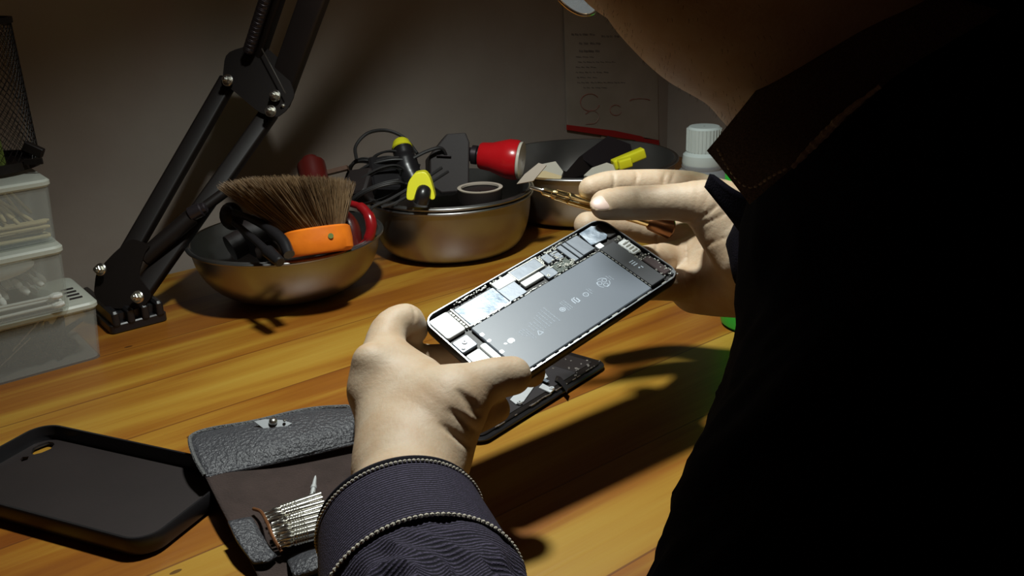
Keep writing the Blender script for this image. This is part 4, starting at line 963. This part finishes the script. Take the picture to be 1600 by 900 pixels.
MB().lathe([(.0031, GL-.016), (.0048, GL-.014), (.0062, GL-.004), (.0068, GL), (.0060, GL+.0012), (.0002, GL+.0010)], 28).build('end_cap', mat('bronze_cap', (.20, .09, .04), .3, 1.0), gs, label='bronze swivel cap')
# ================================================================== PERSON
pr_ = root('person', V((.32, .12, -.75)), 'person in a dark denim jacket bowed over the bench, holding an opened phone and screwdriver', 'person')
def hand_skin(p):    # fine skin folds as slight displacement
    return p
LH = []; w3 = lambda x, y, d: tuple(W(x, y, d))
def chain(L, pts, k=.004, flat=None):
    P_ = spline([V((*a, r)) if False else V(a) for a, r in pts], 4); R_ = spline([V((r, 0, 0)) for a, r in pts], 4)
    L.append(dict(t='ch', P=np.array([tuple(p) for p in P_]), r=np.array([q.x for q in R_]), k=k, op='u'))
# --- left hand.  fingers come over and under the left end of the phone, thumb across its near edge
# index finger
chain(LH, [(w3(596, 588, .462), .0125), (w3(606, 520, .482), .0098), (w3(634, 500, .492), .0088), (PH(-4.5, 67, -5), .0080)], .005)
# middle finger (goes under the phone)
chain(LH, [(w3(600, 612, .470), .0125), (w3(628, 560, .497), .0095), (w3(668, 562, .508), .0085), (PH(14, 38, -15.5), .0080)], .004)
# ring and little finger under the phone; the little finger's tip shows below the thumb
chain(LH, [(w3(622, 642, .478), .012), (w3(660, 600, .505), .0092), (PH(22, 20, -18), .0085), (PH(30, 10, -16), .0078)], .004)
chain(LH, [(w3(655, 675, .470), .011), (w3(705, 668, .478), .0085), (w3(748, 652, .468), .0078), (w3(776, 640, .462), .0068)], .004)
# thumb
chain(LH, [(w3(655, 690, .432), .018), (w3(706, 632, .438), .0150), (w3(735, 608, .444), .0122), (w3(772, 592, .450), .0104), (w3(800, 587, .4535), .0096)], .009)
# back of the hand and the web to the thumb
pal = [((600, 590, .463), (628, 728, .425), .0130, .0205), ((604, 615, .470), (640, 725, .432), .0130, .020), ((628, 645, .476), (650, 722, .438), .0125, .019), ((650, 665, .474), (665, 715, .440), .012, .018), ((612, 590, .458), (690, 620, .444), .0120, .0125), ((640, 650, .450), (700, 650, .442), .016, .015), ((620, 575, .466), (660, 590, .462), .009, .009)]
for a, b, ra, rb in pal: LH.append(rc(w3(*a), w3(*b), ra, rb, .012))
LH.append(rc(w3(628, 728, .425), w3(628, 806, .392), .0195, .0215, .010))
LH.append(rc(w3(668, 702, .437), w3(640, 800, .395), .0165, .0185, .010))
LH.append(rc(w3(628, 806, .392), (.016, .12, .058), .0215, .028, .010))
# knuckles
LH.append(el(w3(575, 560, .452), (.006, .006, .006), k=.010)); LH.append(el(w3(572, 612, .452), (.007, .007, .007), k=.010))
# creases: finger joint and the folds at the thumb's root
def crease(L, pts, r=.0011, k=.0014):
    for a, b in zip(pts[:-1], pts[1:]): L.append(rc(w3(*a), w3(*b), r, r, k, 's'))
def sdf_at(L, X):
    g = np.full(X.shape[:-1], .05, np.float32)
    for p in L:
        d = prim_d(p, X); k = p['k']
        if p['op'] == 'u': h = np.clip(.5+.5*(g-d)/k, 0, 1); g = g*(1-h)+d*h-k*h*(1-h)
        else: h = np.clip(.5-.5*(g+d)/k, 0, 1); g = g*(1-h)-d*h+k*h*(1-h)
    return g
def surf(L, pix, dmin=.3, dmax=.7):      # where the modelled surface is met along a line of sight
    ds = np.linspace(dmin, dmax, 800); out = []
    for px, py in pix:
        X = np.array([tuple(W(px, py, d)) for d in ds], np.float32); s = sdf_at(L, X); hit = np.argmax(s < 0)
        out.append(W(px, py, float(ds[hit])) if s[hit] < 0 else None)
    return out
def groove(L, src, pix, r=.0009, k=.0016, sink=.0002, fade=True, cut=.55):
    P = [q for q in surf(src, [(v.x, v.y) for v in spline([V((x, y, 0)) for x, y in pix], 4)]) if q is not None]
    n = len(P)-1
    for i in range(n):
        f0 = math.sin(PI*(i+.35)/(n+.7)) if fade else 1; f1 = math.sin(PI*(i+1.35)/(n+.7)) if fade else 1
        r_ = r*GR; a = P[i]-fw*(r_*(1-cut)+r_*.6*(1-f0)); b = P[i+1]-fw*(r_*(1-cut)+r_*.6*(1-f1))
        L.append(rc(a, b, r_*(.5+.5*f0), r_*(.5+.5*f1), k*.7, 's'))
GR = .42; base_l = list(LH)
for g_ in ([(641, 473), (649, 487), (648, 506)],):
    groove(LH, base_l, g_, .0012, .002)
for g_ in ([(722, 622), (738, 640), (752, 650)], [(704, 640), (726, 660), (747, 675)], [(690, 662), (712, 682), (734, 698)], [(716, 610), (732, 625), (744, 634)]):
    groove(LH, base_l, g_, .0013, .0035, cut=.35)
# --- right hand: thumb in front, forefinger behind it, the rest supporting the phone's far corner
RH = []
chain(RH, [(w3(1166, 372, 0.546), .0205), (w3(1112, 324, 0.546), .0155), (w3(1060, 316, 0.548), .0112), (w3(1008, 317, 0.554), .0104), (w3(968, 318, 0.561), .0102), (w3(946, 320, 0.566), .0094)], .007)
chain(RH, [(w3(1150, 330, 0.601), .0150), (w3(1090, 300, 0.601), .0125), (w3(1038, 291, 0.594), .0108), (w3(985, 289, 0.592), .0098), (w3(950, 291, 0.589), .0096), (w3(925, 296, 0.586), .0086)], .005)
mt = PH(133, 71, -12)
chain(RH, [(w3(1150, 385, 0.616), .014), (w3(1075, 372, 0.624), .0105), (w3(1000, 356, 0.630), .0098), (w3(918, 352, 0.618), .0092)], .004)
chain(RH, [(w3(1140, 420, 0.611), .014), (w3(1070, 402, 0.618), .0112), (PH(128, 38, -15.5), .0092), (PH(112, 36, -15), .0082)], .004)
chain(RH, [(w3(1120, 450, 0.594), .0130), (w3(1080, 446, 0.594), .0110), (PH(127, 16, -15.0), .0088), (PH(114, 16, -15), .0078)], .004)
for a, b, ra, rb_ in (((1112, 330, 0.561), (1180, 395, 0.541), .0150, .0230), ((1100, 445, 0.592), (1180, 430, 0.561), .0150, .0230), ((1100, 400, 0.604), (1190, 400, 0.571), .0150, .0240), ((1085, 460, 0.591), (1150, 462, 0.579), .0105, .0130), ((1140, 330, 0.596), (1200, 360, 0.571), .0160, .0220)):
    RH.append(rc(w3(*a), w3(*b), ra, rb_, .010))
RH.append(rc(w3(1190, 392, 0.561), w3(1300, 380, 0.526), .0260, .0270, .010))
RH.append(rc(w3(1300, 380, 0.526), (.33, .36, .16), .028, .040, .010))
GR = .28; base_r = list(RH)
for g_ in ([(957, 268), (960, 282), (958, 296)], [(992, 263), (995, 274), (993, 290)], [(1044, 263), (1038, 276), (1036, 288)], [(1056, 264), (1052, 276), (1048, 286)]):
    groove(RH, base_r, g_, .0011, .0022, cut=.45)
for g_ in ([(1066, 352), (1098, 338), (1120, 322)], [(1070, 362), (1105, 348), (1132, 334)], [(1088, 390), (1122, 376), (1156, 364)]):
    groove(RH, base_r, g_, .0010, .0020, cut=.2)
for g_ in ([(1072, 376), (1073, 410), (1070, 450)], [(1025, 368), (1027, 378), (1025, 392)]):
    groove(RH, base_r, g_, .0012, .002, cut=.5, fade=False)
# thumb nail: a raised plate with its own material
ns = surf(base_r, [(944, 316), (962, 312), (930, 319)])
nc = ns[0]; nx = (W(966, 309, .556)-W(928, 318, .556)).normalized(); nz_ = (-fw*.80+up*.52).normalized(); nx = (nx-nz_*nx.dot(nz_)).normalized(); ny = nz_.cross(nx)
NR = np.array(frame(nx, ny, nz_))
RH.append(el(nc-nz_*.0010, (.0092, .0068, .0018), NR, .0012))
nail_c = np.array(nc)
# --- head: bowed face seen from behind the left cheek.  Own axes: FD = where the face looks, UD = crown
def cam_dir(x, y, z): return (ri*x+up*y+fw*z).normalized()
UD = cam_dir(-.55, .80, .10); FD = cam_dir(-.35, -.25, .90); FD = (FD-UD*FD.dot(UD)).normalized(); SD = UD.cross(FD)   # SD points to the person's left side or right side
HC = W(1152, -340, .340)
def hp_(s, f, u): return tuple(HC+SD*s+FD*f+UD*u)
HR = np.array(frame(SD, FD, UD))
HD_ = [el(hp_(0, -.010, .035), (.076, .094, .088), HR, .012), el(hp_(0, .028, -.035), (.062, .066, .080), HR, .02),
       rc(hp_(.042, -.01, -.055), hp_(.018, .058, -.098), .022, .019, .02), rc(hp_(-.042, -.01, -.055), hp_(-.018, .058, -.098), .022, .019, .02), el(hp_(0, .070, -.100), (.022, .018, .018), HR, .018),
       el(hp_(.038, .058, -.018), (.024, .022, .022), HR, .015), el(hp_(-.038, .058, -.018), (.024, .022, .022), HR, .015),
       rc(hp_(0, .092, .018), hp_(0, .110, -.020), .008, .012, .012), rc(hp_(-.011, .100, -.024), hp_(.011, .100, -.024), .008, .008, .008),
       rc(hp_(-.018, .088, -.056), hp_(.018, .088, -.056), .006, .006, .006), rc(hp_(-.016, .086, -.067), hp_(.016, .086, -.067), .0065, .0065, .006),
       rc(hp_(-.040, .086, .030), hp_(.040, .086, .030), .010, .010, .014),
       rc(hp_(-.016, .096, -.0615), hp_(.016, .096, -.0615), .0015, .0015, .002, 's'), el(hp_(.031, .100, .006), (.016, .014, .011), HR, .012, 's'), el(hp_(-.031, .100, .006), (.016, .014, .011), HR, .012, 's'),
       el(hp_(.031, .080, .006), (.012, .012, .012), HR, .002), el(hp_(-.031, .080, .006), (.012, .012, .012), HR, .002)]
for s_ in (1, -1):
    HD_ += [el(hp_(.074*s_, -.012, .004), (.009, .018, .030), HR, .005), el(hp_(.082*s_, -.008, .004), (.006, .010, .020), HR, .004, 's'), el(hp_(.072*s_, -.004, -.024), (.006, .008, .009), HR, .004)]
HD_ += [rc(w3(1056, -56, .345), w3(1130, -6, .345), .0302, .0307, .012), rc(w3(1130, -6, .345), w3(1238, 40, .362), .0307, .0325, .02)]
NB = W(1420, 160, .49)
HD_ += [rc(hp_(0, -.035, -.045), tuple(NB), .046, .045, .03), rc(w3(1262, 30, .39), tuple(W(1340, 170, .46)), .034, .038, .03)]
# torso and arms under the cloth, coarser
SHL = W(1560, 330, .44); ELB = V((.02, .11, .055)); SHR = SHL+V((.16, .27, .03))
TR = [rc(tuple(NB), tuple(SHL.lerp(SHR, .5)+V((.03, -.04, -.05))), .055, .085, .03), rc(tuple(SHL), tuple(SHR), .045, .045, .03), rc(tuple(SHL.lerp(SHR, .5)+V((.05, -.03, -.05))), (.50, .05, -.18), .065, .09, .04),
      rc(tuple(SHL), tuple(ELB), .046, .036, .02), rc(tuple(ELB), (.0, .12, .055), .034, .034, .01), rc(tuple(SHR), (.38, .42, .10), .046, .036, .02), rc((.38, .42, .10), (.33, .36, .16), .036, .036, .01)]
mL = sdf_mesh(LH, .0010); mR = sdf_mesh(RH, .0010); mH = sdf_mesh(HD_, .0022); mT = sdf_mesh(TR, .007)
ir = len(mL[1])
body_o = np_object('body', [mL, mR, mH, mT], [M['skin']], pr_)
MB().ell(nc-nz_*.0006, (.0080, .0058, .0021), frame(nx, ny, nz_), 28).build('thumbnail', M['nail'], pr_, world=True, label='pinkish white thumbnail')
# stubble along the cheek and jaw
P_, Q_ = mH; hb = MB(); rg = random.Random(3); cen = P_[Q_].mean(1); nrm_ = np.cross(P_[Q_[:, 2]]-P_[Q_[:, 0]], P_[Q_[:, 3]]-P_[Q_[:, 1]]); nrm_ /= np.linalg.norm(nrm_, axis=1)[:, None]+1e-12
loc_ = (cen-np.array(HC))@HR; okk = np.where((loc_[:, 2] < -.01) & (loc_[:, 1] > .0) & (loc_[:, 2] > -.125) & (np.abs(loc_[:, 0]) > .02))[0]
for i in rg.sample(list(map(int, okk)), min(1500, len(okk))):
    c = V(cen[i]); n_ = V(nrm_[i]); dd = (n_*.8-UD*.7+V((rg.uniform(-.3, .3), rg.uniform(-.3, .3), rg.uniform(-.3, .3)))).normalized(); ln = rg.uniform(.0008, .0022); s_ = n_.cross(UD).normalized()*.00006; t_ = s_.cross(dd).normalized()*.00006
    hb.rings([[c+s_, c-s_*.5+t_, c-s_*.5-t_], [c+dd*ln+s_*.4, c+dd*ln-s_*.2+t_*.4, c+dd*ln-s_*.2-t_*.4]], False, True)
hb.build('beard_stubble', M['hair'], pr_, world=True, smooth=False, kind='stuff')
# scalp hair
HA = [el(hp_(0, -.022, .045), (.083, .098, .090), HR, .01), el(hp_(0, .070, -.03), (.075, .075, .088), HR, .015, 's'), el(hp_(0, .02, -.105), (.12, .13, .075), HR, .01, 's')]
np_object('hair', [sdf_mesh(HA, .003)], [M['hair']], pr_)
# spectacles
gl = bpy.data.objects.new('eyeglasses', None); COL.objects.link(gl); gl.parent = pr_; gl.empty_display_size = .01; gl['label'] = 'round thin-rimmed glasses'
lc_ = W(897, -12, .50); ln_ = (FD*.75-fw*.35+UD*.05).normalized()
def lens(c, nm):
    R_ = look(ln_, UD); n = 40; pts = [c+R_ @ V((.0160*math.cos(a*2*PI/n), .0150*math.sin(a*2*PI/n), 0)) for a in range(n+1)]
    MB().tube(pts, .00085, 8, cap=False).build('lens_rim', M['gilt'], gl, world=True)
    mb = MB(); mb.rings([[p-ln_*.0006 for p in pts[:-1]], [p+ln_*.0006 for p in pts[:-1]]]); mb.build('lens', M['lens'], gl, world=True)
lens(lc_, 'l'); sx_ = look(ln_, UD) @ V((1, 0, 0)); lens(lc_+sx_*(-.058 if sx_.dot(ri) < 0 else .058), 'r')
q_ = lc_+sx_*(.021 if sx_.dot(ri) > 0 else -.021)
MB().tube([q_, V(hp_(.0, 0, .0)).lerp(q_, .5)-fw*.06, W(1085, -40, .45)], .0010, 8, smooth=6).build('temple_arm', M['gilt'], gl, world=True)
# --- jacket
JK = [rc(w3(1425, 200, .385), w3(1660, -40, .375), .060, .086, .03), rc(tuple(SHL), tuple(SHR), .078, .078, .03), rc(tuple(SHL), tuple(ELB), .060, .048, .03), rc(w3(1475, 330, .430), w3(1400, 520, .420), .078, .068, .03), rc(w3(1400, 520, .420), w3(1388, 690, .385), .066, .064, .03), rc(w3(1388, 690, .385), w3(1362, 900, .31), .064, .058, .03),
      rc(w3(1362, 900, .31), tuple(ELB), .056, .048, .03), rc(w3(1475, 330, .430), tuple(SHR), .078, .075, .04),
      rc(w3(1440, 420, .50), w3(1400, 700, .44), .080, .055, .04), rc(w3(1560, 200, .47), (.50, .05, -.18), .10, .14, .04), rc(w3(1420, 190, .45), w3(1600, 60, .50), .055, .08, .03),
      rc(tuple(SHR), (.40, .43, .10), .066, .055, .03), rc((.40, .43, .10), w3(1262, 388, .525), .055, .046, .02)]
def folds(pos):
    d = np.array([noise.noise(V(p)*Vs)*1.0 for p, Vs in ((q, 16) for q in pos)])*.006+np.array([abs(noise.noise(V((q[0]*22, q[1]*40, q[2]*40)))) for q in pos])*-.005
    c = np.array((.30, .25, .12)); n_ = pos-c; n_ /= np.linalg.norm(n_, axis=1)[:, None]; return pos+n_*d[:, None]
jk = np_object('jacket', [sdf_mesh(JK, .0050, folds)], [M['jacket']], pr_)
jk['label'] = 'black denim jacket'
def under(o): o.parent = jk; return o
# collar: thick ribbed cloth with stitched edge
A_ = [(1330, -60, 0.345), (1262, 52, 0.335), (1205, 120, 0.335), (1150, 188, 0.340), (1109, 236, 0.350)]
C_ = [(1400, -30, 0.322), (1330, 68, 0.320), (1262, 140, 0.322), (1190, 212, 0.330), (1136, 268, 0.344)]
B_ = [(1560, 20, 0.315), (1425, 100, 0.315), (1350, 160, 0.320), (1262, 238, 0.330), (1172, 316, 0.348)]
cf = patch([[W(*q) for q in B_], [W(*q) for q in C_], [W(*q) for q in A_]], 10, 10)
under(cf.build('collar', M['denim2'], pr_, world=True, mods=[('SOLIDIFY', dict(thickness=.0034, offset=0))]))
def stitches(name, P, r=.0006, gap=.5, step=.0032):
    mb = MB(); P = spline(P, 10); acc = 0
    for a, b in zip(P[:-1], P[1:]):
        L_ = (b-a).length; t = -acc
        while t < L_:
            if t >= 0:
                p = a.lerp(b, t/L_); d = (b-a).normalized(); mb.tube([p-d*step*.32, p, p+d*step*.32], [r*.6, r, r*.6], 6)
            t += step
        acc = L_-(t-step)
        acc = max(0, acc) % step
    return mb
under(stitches('', [W(1122, 234, 0.342), W(1138, 262, 0.338), W(1158, 286, 0.336), W(1178, 292, 0.334), W(1205, 276, 0.328), W(1232, 262, 0.323)], .0006, step=.0022).build('collar_stitching', M['thread'], pr_, world=True))
under(MB().tube([W(1238, 262, 0.322), W(1262, 236, 0.320), W(1290, 208, 0.317), W(1320, 178, 0.313), W(1375, 135, 0.308)], lambda t: .0007+.0008*math.sin(PI*t)+.0003*math.sin(23*t)*math.sin(61*t), 8, smooth=14).build('frayed_seam', M['thread'], pr_, world=True))
under(patch([[W(1112, 272, .470), W(1150, 300, .455), W(1205, 320, .440)], [W(1105, 288, .472), W(1146, 336, .462), W(1200, 372, .445)], [W(1108, 294, .475), W(1150, 345, .468), W(1182, 392, .455)], [W(1150, 345, .472), W(1180, 392, .460), W(1205, 450, .45)]], 8, 8).build('sleeve_opening', M['jacket'], pr_, world=True, mods=[('SOLIDIFY', dict(thickness=.003, offset=0))]))
under(MB().tube([W(1182, 440, .425), W(1196, 380, .418), W(1203, 340, .414), W(1220, 300, .412), W(1240, 262, .412)], .0022, 8, smooth=8).build('shoulder_seam', M['jacket'], pr_, world=True))
# left sleeve with its turned cuff: lofted rings from the wrist back to the elbow
S0 = W(624, 812, .392); S1 = V((.018, .10, .060)); ax_ = (S1-S0).normalized(); slen = (S1-S0).length
sxv = ax_.cross(Z).normalized(); 
if sxv.x > 0: sxv = -sxv
szv = sxv.cross(ax_); 
if szv.z < 0: szv = -szv
def sleeve(name, t0, t1, n, rf, mt, off=0.0, mods=None, wr=0.0):
    mb = MB(); mb.uv = []; seg = 120; rings = []
    for i in range(n+1):
        t = t0+(t1-t0)*i/n; c = S0+ax_*(t*slen) + Z*(-.010*math.sin(PI*t))
        for k in range(seg):
            a = 2*PI*k/seg; r = rf(t)+off
            if wr:
                q = V((math.cos(a)*1.6, math.sin(a)*1.6, t*5.5)); e_ = min(1, (t-t0)/.10)
                r += wr*e_*(noise.noise(q*1.35)*1.1-abs(noise.noise(V((q.x*2.0+q.z*1.2, q.y*2.0, q.z*2.6)))*1.5))
            p = c+(sxv*math.cos(a)*1.03+szv*math.sin(a))*r
            # the cuff opening slants: its upper edge lies farther from the hand
            p = p+ax_*(.008*(1-min(1, t*4))*math.sin(a))
            mb.v.append(p); mb.uv.append((k/seg*.25, t*.25))
    for i in range(n):
        for k in range(seg): a = i*seg+k; b = i*seg+(k+1) % seg; mb.f.append((a, b, b+seg, a+seg))
    return under(mb.build(name, mt, pr_, world=True, mods=mods))
rfc = lambda t: .0318+.006*min(1, t/.25)
rfs = lambda t: .0325+.018*min(1, t/.5)
sleeve('sleeve', .185, 1.0, 90, lambda t: .0362+.013*min(1, (t-.185)/.35), M['denim'], 0, [('SOLIDIFY', dict(thickness=.002, offset=-1))], .0050)
sleeve('cuff', .0, .20, 24, rfc, M['denim'], .0015, [('SOLIDIFY', dict(thickness=.0032, offset=-1))])
def ringpts(t, off):
    out = []
    for k in range(121):
        a = 2*PI*k/120; c = S0+ax_*(t*slen)+Z*(-.010*math.sin(PI*t)); out.append(c+(sxv*math.cos(a)*1.03+szv*math.sin(a))*(rfc(t)+off)+ax_*(.008*(1-min(1, t*4))*math.sin(a)))
    return out
def ringst(name, t, off, r, step):
    P = ringpts(t, off); mb = MB()
    for a, b in zip(P[:-1], P[1:]): d = (b-a); mb.tube([a+d*.08, a+d*.5, a+d*.86], [r*.6, r, r*.6], 6)
    under(mb.build(name, M['thread'], pr_, world=True))
ringst('cuff_edge_stitching', .018, .0022, .0007, .003)
MBt = MB().tube(ringpts(.002, .0012), .0012, 8, cap=False); under(MBt.build('cuff_edge', M['denim'], pr_, world=True))
MBt = MB().tube(ringpts(.20, .0006), .0013, 8, cap=False); under(MBt.build('cuff_fold', M['denim'], pr_, world=True))
ringst('cuff_fold_stitching', .203, .0018, .0009, .003)
